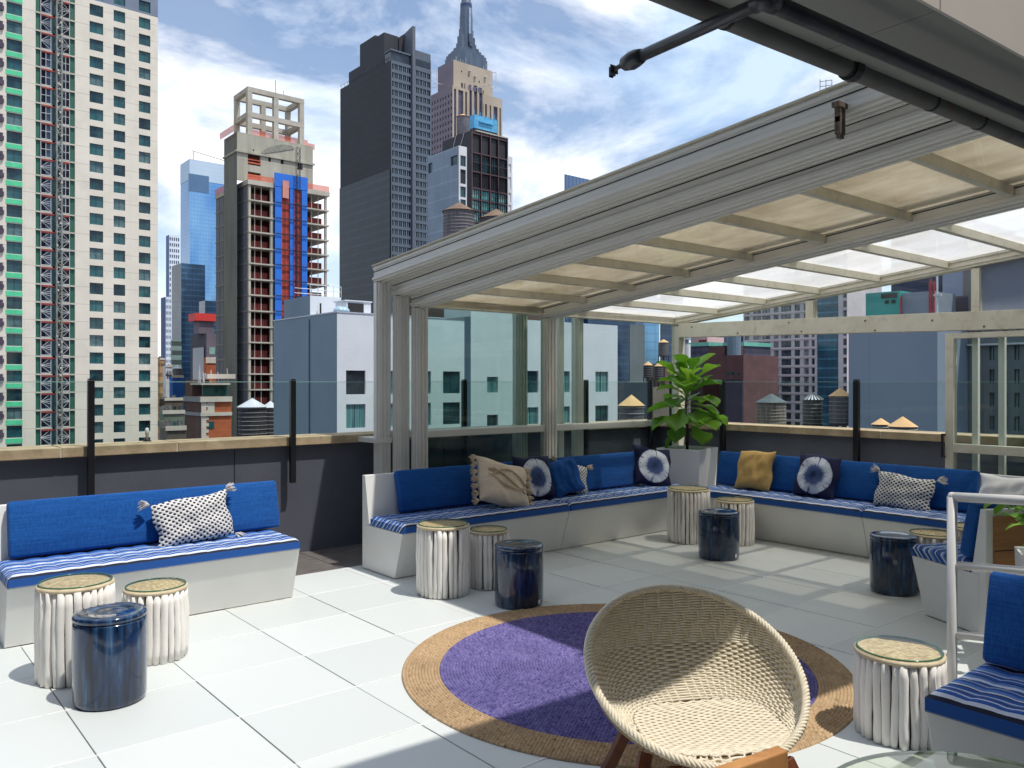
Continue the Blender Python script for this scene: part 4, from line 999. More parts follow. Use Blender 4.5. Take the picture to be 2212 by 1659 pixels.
m_teal3 = M('blind_window', lin(40, 78, 84), lin(96, 120, 122), .9, .12, space='world', stretch=(.6, 1, 1.2), dirt=(1.5, lin(14, 30, 38), .8))
windows(t1.t, 'R', 157.0, holes, .35, [m_teal, m_teal2, m_teal3, m_teal, m_teal2], mull=1, mmat=M('window_frame', lin(40, 60, 66), None, 3, .5))
m_grn = M('green_sheathing', (.10, .62, .32, 1), (.07, .50, .26, 1), .8, .7, space='world', dirt=(2.2, (.03, .2, .1, 1), .5))
for k in range(-2, 25):
    z = 67.5 - 2.0 - 3.05*k - .04
    part('green_panel', MB().box(U1(12.5), U1(48.5), 156.93, 156.995, z - .86, z - .06), m_grn, t1.t)
mb = MB()
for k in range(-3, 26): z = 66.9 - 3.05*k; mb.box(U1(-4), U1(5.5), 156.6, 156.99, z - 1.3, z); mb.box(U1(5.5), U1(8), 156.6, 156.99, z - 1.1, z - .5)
part('scaffold_edge', mb, M('mauve_edge', lin(84, 74, 92), lin(60, 54, 70), 2, .9), t1.t)  # even mauve tone on the edge blocks at each floor
part('bay_back', MB().box(U1(77), U1(162), 157.9, 158.2, GZ, 91.6), M('bay_dark', lin(70, 78, 92), lin(52, 56, 66), .6, .8, space='world'), t1.t)
m_dgrn = M('dark_green_panel', (.012, .09, .05, 1), (.02, .12, .08, 1), .4, .6, space='world')
part('green_strip', MB().box(U1(77.3), U1(87), 157.2, 157.35, GZ, 91), m_dgrn, t1.t); part('green_strip', MB().box(U1(151), U1(161.5), 157.2, 157.35, GZ, 91), m_dgrn, t1.t)
part('lift_shaft', MB().box(U1(98), U1(112), 157.1, 157.85, GZ, 91), winglass('shaft_glass', (.01, .02, .05, 1), (.05, .08, .14, 1), .5), t1.t)
part('lift_shaft', MB().box(U1(112.5), U1(119.5), 156.9, 157.85, GZ, 91), M('shaft_teal', (.012, .05, .055, 1), None, 1, .6), t1.t)
m_conc = M('pale_concrete', lin(196, 188, 176), lin(176, 168, 156), .5, .85, space='world')
m_stl = M('white_steel', (.62, .63, .65, 1), (.5, .5, .52, 1), 3, .5)
sl = MB(); rd = MB(); fr = MB()
for k in range(-7, 27):
    z = 66.9 - 3.05*k; sl.box(U1(77), U1(162), 156.9, 157.19, z - .12, z + .12)
    rd.box(U1(89), U1(118), 156.85, 156.89, z - .42, z - .14); rd.box(U1(134), U1(150), 156.85, 156.89, z - .42, z - .14) if k % 3 == 0 else None
    for xa, xb in ((88, 110), (133, 150)):
        a, b = U1(xa), U1(xb); y = 156.95; zb, zt_ = z - 2.85, z - .2
        for p, q in (((a, zb), (a, zt_)), ((b, zb), (b, zt_)), ((a, zb), (b, zb)), ((a, zt_), (b, zt_))): fr.tube([(p[0], y, p[1]), (q[0], y, q[1])], .06, 4)
        if 3 <= k <= 8 or (xa > 120 and 3 <= k < 12):
            fr.tube([((a + b)/2, y, zb), ((a + b)/2, y, zt_)], .05, 4); fr.tube([(a, y, (zb + zt_)/2), (b, y, (zb + zt_)/2)], .05, 4)
        else:
            m_ = (a, (zb + zt_)/2) if xa < 120 else (b, (zb + zt_)/2); e = b if xa < 120 else a
            e = a if xa < 120 else b; e2 = b if xa < 120 else a
            for zz_ in (zb, zb + .9, (zb + zt_)/2, zt_ - .9, zt_): fr.tube([(e2 if xa > 120 else e2, y, zz_), (e, y, (zb + zt_)/2)], .035, 4)
part('floor_slabs', sl, m_conc, t1.t); part('red_toe_boards', rd, M('red_board', (.35, .04, .03, 1), (.2, .03, .03, 1), 1, .7, space='world'), t1.t); part('window_frames_bare', fr, m_stl, t1.t)
hm = thing('hoist_mast', 'lattice hoist mast climbing the bay of the beige tower', 'hoist mast', (U1(127), 156, GZ))
mb = MB(); a, b = U1(121), U1(132); y = 156.1
for x in (a, b):
    for yy in (156.0, 156.7): mb.tube([(x, yy, GZ), (x, yy, 91)], .07, 4)
z = -20
while z < 90:
    mb.tube([(a, 156, z), (b, 156, z + 1.0)], .05, 4); mb.tube([(b, 156, z + 1.0), (a, 156, z + 2.0)], .05, 4); mb.box(a, b, 156, 156.05, z - .05, z + .05); z += 2
part('lattice', mb, M('galvanised', lin(175, 180, 178), lin(120, 125, 120), .6, .5, .3, space='world', dirt=(.15, lin(165, 150, 95), .8)), hm)
mb = MB(); rnd = random.Random(2)
for k in range(60): z = rnd.uniform(-15, 88); x = rnd.uniform(a, b); mb.box(x - .12, x + .12, 155.9, 156.0, z - .15, z + .2)
part('brackets', mb, m_conc, hm)

# ---- far towers in the gap
def gridtower(name, label, xc, d, xl, xr, yt, wall, wallL, wmat, nx, pitch, wh, group=None, cat='tower', wfrac=.6, left=True, nyl=None, nl=0, dep=.6, ybot=840, wallname='wall', off=.4):
    t = B(name, label, xc, d, xl, xr, yt, cat, group); n = int((t.zt - (CAMH + (HY - ybot)*d/FPX))/pitch)
    W_ = (t.u1 - t.u0)/nx; hr_ = [(t.u0 + W_*(i + .5 - wfrac/2), t.u0 + W_*(i + .5 + wfrac/2), t.zt - pitch*(k + off) - wh, t.zt - pitch*(k + off)) for k in range(n) for i in range(nx)]
    hl = []
    if nl: WL = (t.v1 - t.v0)/nl; hl = [(t.v0 + WL*(i + .5 - wfrac/2), t.v0 + WL*(i + .5 + wfrac/2), t.zt - pitch*(k + off) - wh, t.zt - pitch*(k + off)) for k in range(n) for i in range(nl)]
    t.body(wall, hr_, hl, dep, wallL); windows(t.t, 'R', t.v0, hr_, dep, wmat, limit=max(20, 100 - len(hl)))
    if hl: windows(t.t, 'L', t.u0, hl, dep, wmat, limit=20)
    return t
m_pale = M('pale_far', lin(214, 222, 232), lin(204, 212, 224), .02, .8, space='world'); m_paleb = M('blue_far', lin(96, 120, 158), lin(88, 110, 148), .02, .7, space='world')
m_wfar = winglass('far_window', (.07, .10, .16, 1), (.12, .16, .22, 1), .05)
gridtower('slender_tower', 'very slender white gridded tower, farthest away in the left gap', 365.5, 1500, 358.5, 388, 507, m_pale, m_paleb, m_wfar, 5, 10.6, 6.4, wfrac=.6, dep=2)
gridtower('slab_tower', 'blue-sided office slab with white gridded front below the slender white tower', 358, 1000, 347.5, 370, 641, m_pale, M('slab_blue', lin(58, 78, 124), lin(50, 70, 112), .02, .6, space='world'), m_wfar, 4, 7.4, 4.2, wfrac=.5, dep=1.5, ybot=800)
# blue glass tower
m_bg = M('blue_curtain_wall', lin(96, 146, 196), lin(146, 184, 214), .035, .12, .75, space='world', stretch=(1, 1, .5), lines=((2, 4.0, 0, .5, .8), (0, 3.0, 0, .4, .86)), dirt=(.012, lin(34, 66, 104), .9))
m_bgl = M('blue_glass_side', lin(140, 170, 200), lin(120, 150, 186), .03, .2, .5, space='world', lines=((2, 4.0, 0, .5, .85),))
t3 = B('glass_tower', 'sky-blue mirror glass tower with pale crown beside the bare concrete tower', 410, 850, 390, 500, 358)
t3.body(m_bg, matL=m_bgl)
u0, v0 = t3.u0, t3.v0; zc = t3.zt; zt2 = CAMH + (HY - 343)*850/FPX
part('crown', MB().box(u0 - .3, t3.u1, v0 - .3, t3.v1, zc - 14, zt2), M('pale_crown', lin(190, 208, 224), lin(176, 196, 216), .03, .5, space='world', lines=((2, 4, 0, .4, .9),)), t3.t)
part('crown_band', MB().box(u0 - .5, atV(451, 0, v0)[0], v0 - .5, v0 + 3, zc - 26, zc - 8), M('crown_blue', lin(84, 116, 150), None, .1, .3), t3.t)
part('rooftop_crane', MB().tube([(u0 + 2, v0, zt2 + 9), (u0 + 60, v0, zt2 + 1)], .5, 5).tube([(u0 + 4, v0, zt2), (u0 + 4, v0, zt2 + 9)], .5, 5), m_conc, t3.t)
t3b = B('glass_tower', 'dark blue office tower in front of the sky-blue glass tower', 391.5, 560, 371, 443, 568)
m_dk = M('dark_curtain', lin(44, 70, 96), lin(26, 44, 62), .05, .12, .35, space='world', lines=((2, 3.8, 0, .9, 1.7), (0, 2.6, 0, .3, .7)), dirt=(.03, lin(90, 130, 160), .5))
t3b.body(m_dk, matL=M('dark_side', lin(74, 84, 92), lin(50, 58, 66), .08, .3, space='world', lines=((2, 3.8, 0, .8, .75),)))
t3g = B('office_block', 'dark blue stepped block right of the dark blue office tower', 443, 520, 430, 500, 649); t3g.body(m_dk)
t3c = B('office_block', 'low green glass office block with banded floors at the foot of the dark tower', 371.5, 340, 369, 392, 733)
t3c.body(M('green_bands', lin(130, 150, 145), lin(110, 130, 126), .2, .4, space='world', lines=((2, 3.9, 1.0, 2.0, .25),)))
m_mv = M('mauve_stone', lin(108, 98, 108), lin(90, 82, 92), .15, .8, space='world', lines=((2, 12, 0, .5, .8),))
t3d = B('office_building', 'brown-mauve stone building with a red rooftop box, left of the bare concrete tower', 446, 300, 412, 500, 720)
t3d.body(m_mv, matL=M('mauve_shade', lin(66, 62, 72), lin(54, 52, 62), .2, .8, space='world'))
part('glazed_wall', MB().box(t3d.u0 - .3, t3d.u0, t3d.v0 + 2, t3d.v0 + 14, -20, t3d.zt - 5), winglass('side_glass', lin(30, 44, 60), lin(36, 52, 70), .1), t3d.t)
a = t3d.R(431, 692); b = t3d.R(472, 678); part('red_box', MB().box(a[0] - 1, b[0], t3d.v0 + 1, t3d.v0 + 9, a[1], b[1]), M('red_cladding', (.62, .03, .02, 1), (.5, .03, .02, 1), .3, .6), t3d.t)
part('plant_room', MB().box(a[0] + .5, b[0] - 1, t3d.v0 + 2, t3d.v0 + 8, t3d.zt, a[1] - .01), m_mv, t3d.t)
c0 = t3d.R(452, 765); c1 = t3d.R(464, 750); part('window', MB().box(c0[0], c1[0], t3d.v0 - .1, t3d.v0 + .1, c0[1], c1[1]), winglass('pale_green', lin(130, 165, 155), lin(100, 140, 130), .2), t3d.t)
m_ob = M('orange_brick', lin(178, 96, 58), lin(150, 78, 48), .5, .9, space='world', lines=((2, .8, 0, .12, .85),))
t3e = B('brick_building', 'orange brick building behind the quoined brick house', 446, 230, 440, 500, 772); t3e.body(m_ob)
part('parapet', MB().box(t3e.u0 - .2, t3e.u1, t3e.v0 - .25, t3e.v0 - .01, t3e.zt - 1.6, t3e.zt + .1), m_conc, t3e.t)

# ---- quoined brick house with roof terrace
m_bb = M('brown_brick', lin(92, 66, 62), lin(78, 56, 54), .6, .9, space='world', lines=((2, .5, 0, .08, .85),))
bh = B('brick_house', 'brown brick house with white quoins and a glazed roof terrace, below the bare concrete tower', 436, 140, 400, 500, 857)
bh.body(m_ob, matL=m_bb)
zt_ = CAMH + (HY - 820)*140/FPX
part('stair_tower', MB().box(bh.u0 + .02, bh.u0 + 3.0, bh.v0 + 5, bh.v1, bh.zt, zt_), m_bb, bh.t)
part('roof_slab', MB().box(bh.u0, bh.u1, bh.v0 + .5, bh.v0 + 6, zt_ - .9, zt_ - .6).box(bh.u0 + 2, bh.u0 + 7, bh.v0 + 3, bh.v0 + 5, zt_ + .2, zt_ + 1), m_conc, bh.t)
part('terrace_glazing', MB().box(bh.u0 + .8, bh.u1, bh.v0 + 2, bh.v0 + 2.2, bh.zt, zt_ - .92), winglass('terrace_glass', (.01, .05, .05, 1), (.04, .12, .11, 1), .6), bh.t)
part('cornice', MB().box(bh.u0 - .35, bh.u1, bh.v0 - .4, bh.v0 - .01, bh.zt - .9, bh.zt), m_conc, bh.t); part('cornice', MB().box(bh.u0 - .35, bh.u0 - .01, bh.v0, bh.v1, bh.zt - .9, bh.zt), M('grey_band', lin(130, 132, 138), None, 1, .8), bh.t)
zz_ = CAMH + (HY - 895)*140/FPX
part('string_course', MB().box(bh.u0 - .25, bh.u1, bh.v0 - .3, bh.v0 - .01, zz_ - .3, zz_ + .3), m_conc, bh.t); part('string_course', MB().box(bh.u0 - .25, bh.u0 - .01, bh.v0, bh.v1, zz_ - .3, zz_ + .3), bpy.data.materials['grey_band'], bh.t)
mb = MB(); mb.box(bh.u0 - .1, bh.u0 + .7, bh.v0 - .12, bh.v0 - .011, -22, bh.zt - .9)
for k in range(20): mb.box(bh.u0 + .7, bh.u0 + 1.15, bh.v0 - .11, bh.v0 - .011, bh.zt - 1.8 - k*1.1, bh.zt - 1.25 - k*1.1)
part('quoins', mb, m_conc, bh.t)
for xa, xb, ya, yb, mt in ((448, 463, 865, 892, m_conc), (449, 462, 910, 926, m_teal)):
    a = bh.R(xa, yb); b = bh.R(xb, ya); part('window', MB().box(a[0], b[0], bh.v0 - .1, bh.v0 + .05, a[1], b[1]), mt, bh.t)
rnd = random.Random(8)
for k in range(9): x = bh.u0 + rnd.uniform(.5, 6); part('roof_pipe', MB().tube([(x, bh.v0 + 4, zt_ - .7), (x + rnd.uniform(-.3, .3), bh.v0 + 4, zt_ + rnd.uniform(1, 2.6))], .05, 4), m_stl, bh.t)

# ---- low roofs in the gap (x 345..400)
low = [
 ('ochre building', 'ochre apartment house with balconies at the left of the gap', 346, 260, 340, 356, 775, lin(176, 140, 96), ((2, 3.2, 0, 1.2, .6),)),
 ('white block', 'low white block in the gap beside the ochre apartment house', 358, 230, 352, 372, 790, lin(200, 200, 204), ()),
 ('blue shed', 'bright blue sheathed rooftop block under a water tank in the gap', 373, 180, 366, 396, 813, lin(30, 92, 170), ()),
 ('brown building', 'brown brick block with pitched roof line in the gap', 357, 150, 344, 396, 862, lin(96, 82, 72), ((2, 3.1, 0, .25, .7), (0, 1.6, 0, .2, .8))),
 ('green house', 'grey-green house front with dark windows at the bottom of the gap', 353, 118, 344, 399, 890, lin(104, 112, 98), ()),
 ('grey roof', 'dark roofed block at the very bottom of the gap', 360, 98, 346, 402, 925, lin(92, 84, 76), ())]
for nm, lb, xc, d, xl, xr, yt, col, ln in low:
    t = B('low_building', lb, xc, d, xl, xr, yt, 'building'); t.body(M(nm, col, tuple(q*.8 for q in col[:3]) + (1,), .6, .85, space='world', lines=ln, dirt=(.8, lin(60, 56, 52), .5)))
    part('parapet', MB().box(t.u0 - .15, t.u1, t.v0 - .2, t.v0 - .01, t.zt - .3, t.zt + .25), m_conc, t.t)
    if nm in ('green house', 'brown building', 'white block'):
        hh = 2.0; 
        for i in range(3): x = t.u0 + (t.u1 - t.u0)*(.2 + .27*i); part('window', MB().box(x, x + (t.u1 - t.u0)*.13, t.v0 - .12, t.v0 - .01, t.zt - 3.6, t.zt - 1.4), m_teal2, t.t)
    rnd = random.Random(xc)
    for k in range(6): mb = MB(); x = rnd.uniform(t.u0, t.u1); y = rnd.uniform(t.v0 + 1, t.v0 + 5); h = rnd.uniform(.2, .9); mb.box(x, x + rnd.uniform(.2, .8), y, y + .6, t.zt, t.zt + h); part('roof_unit', mb, M('roof_unit_grey', lin(120, 116, 112), lin(70, 70, 72), 1, .8, space='world') if 'roof_unit_grey' not in bpy.data.materials else bpy.data.materials['roof_unit_grey'], t.t)

# ---- water tanks
m_cone = M('plywood_cone', lin(222, 178, 128), lin(204, 160, 112), .8, .8, space='world'); m_coneg = M('zinc_cone', lin(205, 208, 214), lin(180, 184, 192), 1, .5, space='world')
m_coned = M('slate_cone', lin(86, 98, 100), lin(72, 84, 88), 1, .7, space='world'); m_coneb = M('brown_cone', lin(122, 98, 78), lin(100, 80, 64), 1, .8, space='world')
m_stave = M('tank_staves', lin(104, 98, 104), lin(78, 74, 80), 1, .85, space='world', stretch=(3, 3, .2)); m_staved = M('dark_staves', lin(58, 54, 60), lin(44, 40, 46), 1, .85, space='world', stretch=(3, 3, .2))
m_stavet = M('tan_staves', lin(150, 138, 120), lin(84, 80, 74), 1, .85, space='world', stretch=(3, 3, .3))
def tank(label, xc, d, xl, xr, yeave, yapex, hb=3.4, cone=m_cone, stave=m_stave, striped=False, ground=None):
    p = atD(xc, yeave, d); r = (xr - xl)/2*d/FPX; za = CAMH + (HY - yapex)*d/FPX; z = p[2]
    t = thing('water_tank', label, 'water tank', (p[0], p[1], z - hb - 2.5), 0, 'wooden rooftop water tanks')
    part('barrel', MB().lathe([(r*.93, z - hb), (r*.95, z - hb*.5), (r*.93, z + .02)], p[0], p[1], 28), stave, t, smooth=False)
    n = 28; mb = MB(); mb.loft([[(p[0] + rr*math.cos(2*math.pi*k/n), p[1] + rr*math.sin(2*math.pi*k/n), zz2) for k in range(n)] for rr, zz2 in ((r*.9, z + .021), (r*1.04, z + .0), (r*.02, za))])
    part('conical_roof', mb, cone, t)
    if striped:
        mb = MB()
        for k in range(18): a = 2*math.pi*k/18; mb.tube([(p[0] + r*1.05*math.cos(a), p[1] + r*1.05*math.sin(a), z + .03), (p[0], p[1], za + .05)], [.10, .02], 4)
        part('roof_seams', mb, m_coned, t)
    mb = MB(); k = 0; nh = max(5, int(hb/.42))
    for k in range(nh):
        zz2 = z - hb + .15 + (hb - .3)*(k/(nh - 1)); mb.tube([(p[0] + r*.965*math.cos(2*math.pi*q/24), p[1] + r*.965*math.sin(2*math.pi*q/24), zz2) for q in range(24)], .03, 4, closed=True)
    part('hoops', mb, M('hoop_iron', lin(150, 146, 146), None, 2, .6) if 'hoop_iron' not in bpy.data.materials else bpy.data.materials['hoop_iron'], t)
    mb = MB().lathe([(r*1.0, z - hb - .25), (r*1.0, z - hb - .01)], p[0], p[1], 16)
    part('platform', mb, m_staved, t)
    for sx, sy in ((-1, -1), (1, -1), (1, 1), (-1, 1)):
        x, y = p[0] + sx*r*.62, p[1] + sy*r*.62; part('leg', MB().box(x - .1, x + .1, y - .1, y + .1, z - hb - 2.5, z - hb - .26), m_staved, t)
    part('finial', MB().tube([(p[0], p[1], za - .1), (p[0], p[1], za + .12*r)], .02*r, 5), m_staved, t)
    return p[0], p[1], z - hb - 2.5, r
bases = []
def based(*a, **k):
    bases.append(tank(*a, **k))
based('grey-roofed dark water tank directly below the bare concrete tower', 545, 92, 514, 576, 879, 860, 3.6, m_coneg, m_staved)
based('second, half hidden dark water tank right of the grey-roofed one', 584, 97, 566, 602, 880, 866, 3.6, m_coneg, m_staved)
based('small water tank with white cone over the blue sheathed block', 383.5, 182, 374, 393, 796, 788, 3.0, m_coneg, m_stave)
based('large brown-coned water tank whose barrel is cut by the glass enclosure roof', 992, 109, 956, 1028, 458, 437, 6.5, m_coneb, m_stave)
based('brown-coned water tank just above the enclosure roof, right of the largest one', 1071.5, 112, 1036, 1108, 473, 451, 6.5, m_coneb, m_stave)
based('tan-coned water tank seen through the glass above the long bench', 1364, 62, 1336, 1393, 876, 852.5, 3.0, m_cone, m_stave)
based('tiny tan-coned water tank, left of two seen through the glass', 1400, 210, 1390, 1411, 789, 780.5, 3.0, m_cone, m_staved)
based('tiny tan-coned water tank, right of two seen through the glass', 1423, 205, 1413, 1433, 791, 783, 3.0, m_cone, m_staved)
based('tan-coned water tank high behind the corner post, seen through the glass', 1433.5, 250, 1422, 1446, 740, 732.5, 4.0, m_cone, m_stave)
based('wide water tank with slate cone in front of the pink-banded apartments', 1666, 118, 1634, 1699, 869, 850, 4.0, m_coned, m_stavet)
based('water tank with ribbed metal cone, between slate and tan ones', 1755, 100, 1734, 1777, 863, 848.5, 3.0, m_coneg, M('green_staves', lin(88, 94, 86), lin(60, 64, 60), 1, .8, space='world', stretch=(3, 3, .3)), striped=True)
based('tan-coned water tank partly hidden by the blank blue wall', 1815, 96, 1792, 1839, 855.5, 837.5, 3.2, m_cone, m_stave)
based('smaller tan tank cone peeking over the coping in front of the blank blue wall', 1903, 44, 1884, 1923, 916.5, 903, 2.0, m_cone, m_stave)
based('larger tan tank cone peeking over the coping in front of the blank blue wall', 1950, 42, 1921, 1980, 921, 899.5, 2.2, m_cone, m_stave)
m_low = M('low_roof_brick', lin(110, 84, 74), lin(92, 74, 68), .5, .9, space='world')
for i, (x, y, z, r) in enumerate(bases):
    if i in (2,): continue
    w_ = r + (2.2 if r < 2.0 else 3.0)
    t = thing('low_building', ['brick block under the grey-roofed dark tank', 'brick block under the half hidden dark tank', '', 'tall brick block carrying the large brown-coned tank', 'tall brick block carrying the second brown-coned tank',
        'brick block under the tan-coned tank nearest the glass', 'brick block under the left of the tiny tanks', 'brick block under the right of the tiny tanks', 'brick block under the tank by the corner post', 'brick block under the slate-coned tank',
        'brick block under the ribbed metal cone', 'brick block under the tan tank beside the blue wall', 'brick block under the smaller peeking cone', 'brick block under the larger peeking cone'][i], 'building', (x, y, GZ))
    part('wall', MB().box(x - w_, x + w_, y - w_, y + w_, GZ, z - .01), m_low, t)

# ---- bare concrete tower under construction
D4 = 165.0
t4 = B('construction_tower', 'unfinished concrete tower with blue hoist strips, red interiors and an open frame on top', 537.5, D4, 468, 705, 388, 'building')
m_cs = M('slab_concrete', lin(186, 180, 168), lin(160, 154, 142), .4, .9, space='world'); m_cg = M('formed_concrete', lin(182, 178, 164), lin(152, 148, 134), .22, .9, space='world', stretch=(2.5, 2.5, .35), lines=((2, 5.2, 0, .09, .8), (0, 1.25, 0, .06, .88)), dirt=(.6, lin(110, 108, 92), .4))
m_red = M('red_interior', (.075, .012, .010, 1), (.03, .008, .008, 1), .5, .9, space='world', lines=((0, .55, 0, .1, 2.2),)); m_blu = M('blue_wrap', (.012, .16, .66, 1), (.01, .13, .56, 1), .5, .6, space='world')
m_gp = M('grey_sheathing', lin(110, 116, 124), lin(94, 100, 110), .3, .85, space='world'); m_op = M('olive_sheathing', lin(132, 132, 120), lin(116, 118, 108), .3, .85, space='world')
m_nt = M('orange_net', (.80, .20, .11, 1), (.65, .15, .08, 1), 1, .8, space='world')
_n = m_nt.node_tree; _t = _n.nodes.new('ShaderNodeBsdfTransparent'); _x = _n.nodes.new('ShaderNodeMixShader'); _x.inputs[0].default_value = .5
_n.links.new(_n.nodes['Principled BSDF'].outputs[0], _x.inputs[1]); _n.links.new(_t.outputs[0], _x.inputs[2]); _n.links.new(_x.outputs[0], _n.nodes['Material Output'].inputs[0])
u0, v0, u1, v1, zt = t4.u0, t4.v0, t4.u1, t4.v1, t4.zt
part('core_mass', MB().box(u0 + .8, u1 - 2.2, v0 + 3.4, v1 - .5, GZ, zt - .4), m_red, t4.t)
pitch = 34.2*D4/FPX; zsl = CAMH + (HY - 430)*D4/FPX; k = 0
X4 = lambda x: t4.R(x, 0)[0]
while zsl - pitch*k > -30:
    z = zsl - pitch*k; part('floor_slab', MB().box(u0 - .25, u1 + .5, v0 - .3, v1, z - .28, z), m_cs, t4.t)
    for xa, xb in ((541, 583), (664, 700)):
        if xa > 600 and z < 10: pass
        mb = MB()
        mb.box(X4(xa), X4(xb), v0 + 1.2, v0 + 1.3, z + .02, z + 1.5)
        part('red_barrier', mb, M('barrier_red', (.28, .035, .025, 1), (.16, .03, .03, 1), .6, .8, space='world', lines=((0, .5, 0, .12, .4),)) if 'barrier_red' not in bpy.data.materials else bpy.data.materials['barrier_red'], t4.t)
        part('props', MB().box(X4(xa + 10), X4(xa + 10) + .12, v0 + .3, v0 + .42, z, z + pitch - .29).box(X4(xa + 24), X4(xa + 24) + .12, v0 + .3, v0 + .42, z, z + pitch - .29), m_cs, t4.t)
    k += 1
part('roof_slab', MB().box(u0 - .35, u1 + .6, v0 - .4, v1, zt - .95, zt), m_cs, t4.t)
part('corner_column', MB().box(u0 - .1, u0 + .35, v0 - .15, v0 + .4, GZ, zt - .96), m_cs, t4.t); part('column', MB().box(X4(584), X4(590), v0 - .1, v0 + .5, GZ, zt - .96), m_cg, t4.t); part('column', MB().box(u1 - .3, u1 + .1, v0 - .1, v0 + .5, GZ, zt - .96), m_cs, t4.t)
YL = lambda x: t4.Lf(x, 0)[0]
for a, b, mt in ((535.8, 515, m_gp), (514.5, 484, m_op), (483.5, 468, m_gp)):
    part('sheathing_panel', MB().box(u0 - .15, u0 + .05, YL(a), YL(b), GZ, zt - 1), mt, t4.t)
mb = MB(); k = 0
while zsl - pitch*k > -30: z = zsl - pitch*k; mb.box(u0 - .32, u0 - .152, v0 - .3, v1, z - .2, z - .02); k += 1
for a in (530, 514.8, 499, 483.8, 476): mb.box(u0 - .24, u0 - .152, YL(a), YL(a) + .22, GZ, zt - 1)
part('panel_joints', mb, M('joint_grey', lin(126, 128, 126), None, 1, .8), t4.t)
zb = CAMH + (HY - 688)*D4/FPX; ztb = CAMH + (HY - 369)*D4/FPX
for a, b in ((591, 605.5), (623, 632.5), (648.5, 660.5)): part('blue_strip', MB().box(X4(a), X4(b), v0 - .75, v0 - .55, GZ, ztb - 2.4), m_blu, t4.t)
part('blue_header', MB().box(X4(590), X4(661.5), v0 - .8, v0 - .56, ztb - 2.35, ztb + .4), m_blu, t4.t)
m_hoist = M('hoist_red', (.36, .04, .02, 1), (.12, .02, .02, 1), 1.6, .8, space='world', lines=((2, 1.6, 0, .25, .45), (0, .9, 0, .12, 2.0)))
part('red_shaft', MB().box(X4(606), X4(622.5), v0 - .5, v0 + .3, GZ, ztb - 2.2), m_hoist, t4.t); part('red_shaft', MB().box(X4(633), X4(648), v0 - .5, v0 + .3, GZ, ztb - 2.2), m_hoist, t4.t)
part('pink_panel', MB().box(X4(606.5), X4(620), v0 - .95, v0 - .82, ztb - 4.6, ztb - 1.0), M('pink_board', (.62, .28, .24, 1), (.5, .2, .16, 1), 2, .8, space='world'), t4.t)
mb = MB(); xa, xb = X4(634), X4(641)
ztop_m = CAMH + (HY - 302)*D4/FPX
for x in (xa, xb):
    for y in (v0 - 1.7, v0 - 1.2): mb.tube([(x, y, GZ), (x, y, ztop_m)], .06, 4)
z = -20
while z < ztop_m - 1.4: mb.tube([(xa, v0 - 1.7, z), (xb, v0 - 1.7, z + .75)], .04, 4); mb.tube([(xb, v0 - 1.7, z + .75), (xa, v0 - 1.7, z + 1.5)], .04, 4); mb.box(xa, xb, v0 - 1.7, v0 - 1.65, z, z + .08); z += 1.5
k = 0
while zsl - pitch*k > -30: z = zsl - pitch*k; mb.box(X4(592), X4(660), v0 - 1.1, v0 - .98, z - .1, z + .1) if z < ztb else None; k += 1
part('hoist_lattice', mb, M('dark_lattice', lin(42, 40, 52), None, 1, .6), t4.t)
# core above the roof slab
Dc = D4 + 2.2; cu0, cv0, _ = atD(512, 300, D4 + 1.0); cv0 = v0 + 2.0
cu0 = atV(512, 0, cv0)[0]; cu1 = atV(676, 0, cv0)[0]; cv1 = atU(484, 0, cu0)[0]; dcor = cu0*c_ + cv0*s_
zc = CAMH + (HY - 284)*dcor/FPX; zl = CAMH + (HY - 325)*dcor/FPX
def XC(x): return atV(x, 0, cv0)[0]
def ZC(x, y): return atV(x, y, cv0)[1]
oh = [(XC(563), XC(600), ZC(563, 430 - 0) if False else ZC(563, 355), ZC(563, 332)), (XC(563), XC(600), ZC(563, 392), ZC(563, 369)), (XC(579.5), XC(585), ZC(580, 349), ZC(580, 337)), (XC(606.5), XC(613), ZC(607, 354), ZC(607, 341)), (XC(643), XC(654), ZC(645, 366), ZC(645, 346)), (XC(546), XC(549), ZC(546, 326), ZC(546, 323))]
oh = [(XC(535.5), XC(563), ZC(536, 355), ZC(536, 331)), (XC(535.5), XC(563), ZC(536, 388), ZC(536, 370)), (XC(579.5), XC(585.5), ZC(580, 349), ZC(580, 337)), (XC(606.5), XC(613), ZC(607, 354), ZC(607, 341)), (XC(643), XC(654), ZC(645, 366), ZC(645, 347)), (XC(546), XC(549), ZC(546, 326), ZC(546, 322))]
mb = MB(); facade(mb, 'R', cv0, cu0, cu1, zt, zc, oh, .8); mb.quad((cu1, cv0, zt), (cu1, cv1, zt), (cu1, cv1, zc), (cu1, cv0, zc)); mb.quad((cu0, cv0, zc), (cu1, cv0, zc), (cu1, cv1, zc), (cu0, cv1, zc))
part('core_wall', mb, m_cg, t4.t)
part('core_side_wall', MB().quad((cu0, cv1, GZ), (cu0, cv0, GZ), (cu0, cv0, zc), (cu0, cv1, zc)), M('shaded_formed_concrete', lin(122, 124, 116), lin(100, 104, 100), .22, .9, space='world', stretch=(2.5, 2.5, .35), lines=((2, 3.2, 0, .12, 1.15), (1, 1.6, 0, .08, .88)), dirt=(.6, lin(84, 88, 84), .4)), t4.t)  # left wall of the core: its shade is put into a greyer concrete tone
for h in oh: part('opening', pane('R', cv0, h, .8), m_red, t4.t)
for h in oh[:2]: part('orange_rail', MB().box(h[0], h[1], cv0 - .05, cv0 + .1, h[2] + .3, h[2] + .6).box(h[0], h[1], cv0 - .05, cv0 + .1, h[2] + 1.0, h[2] + 1.2), m_nt, t4.t)
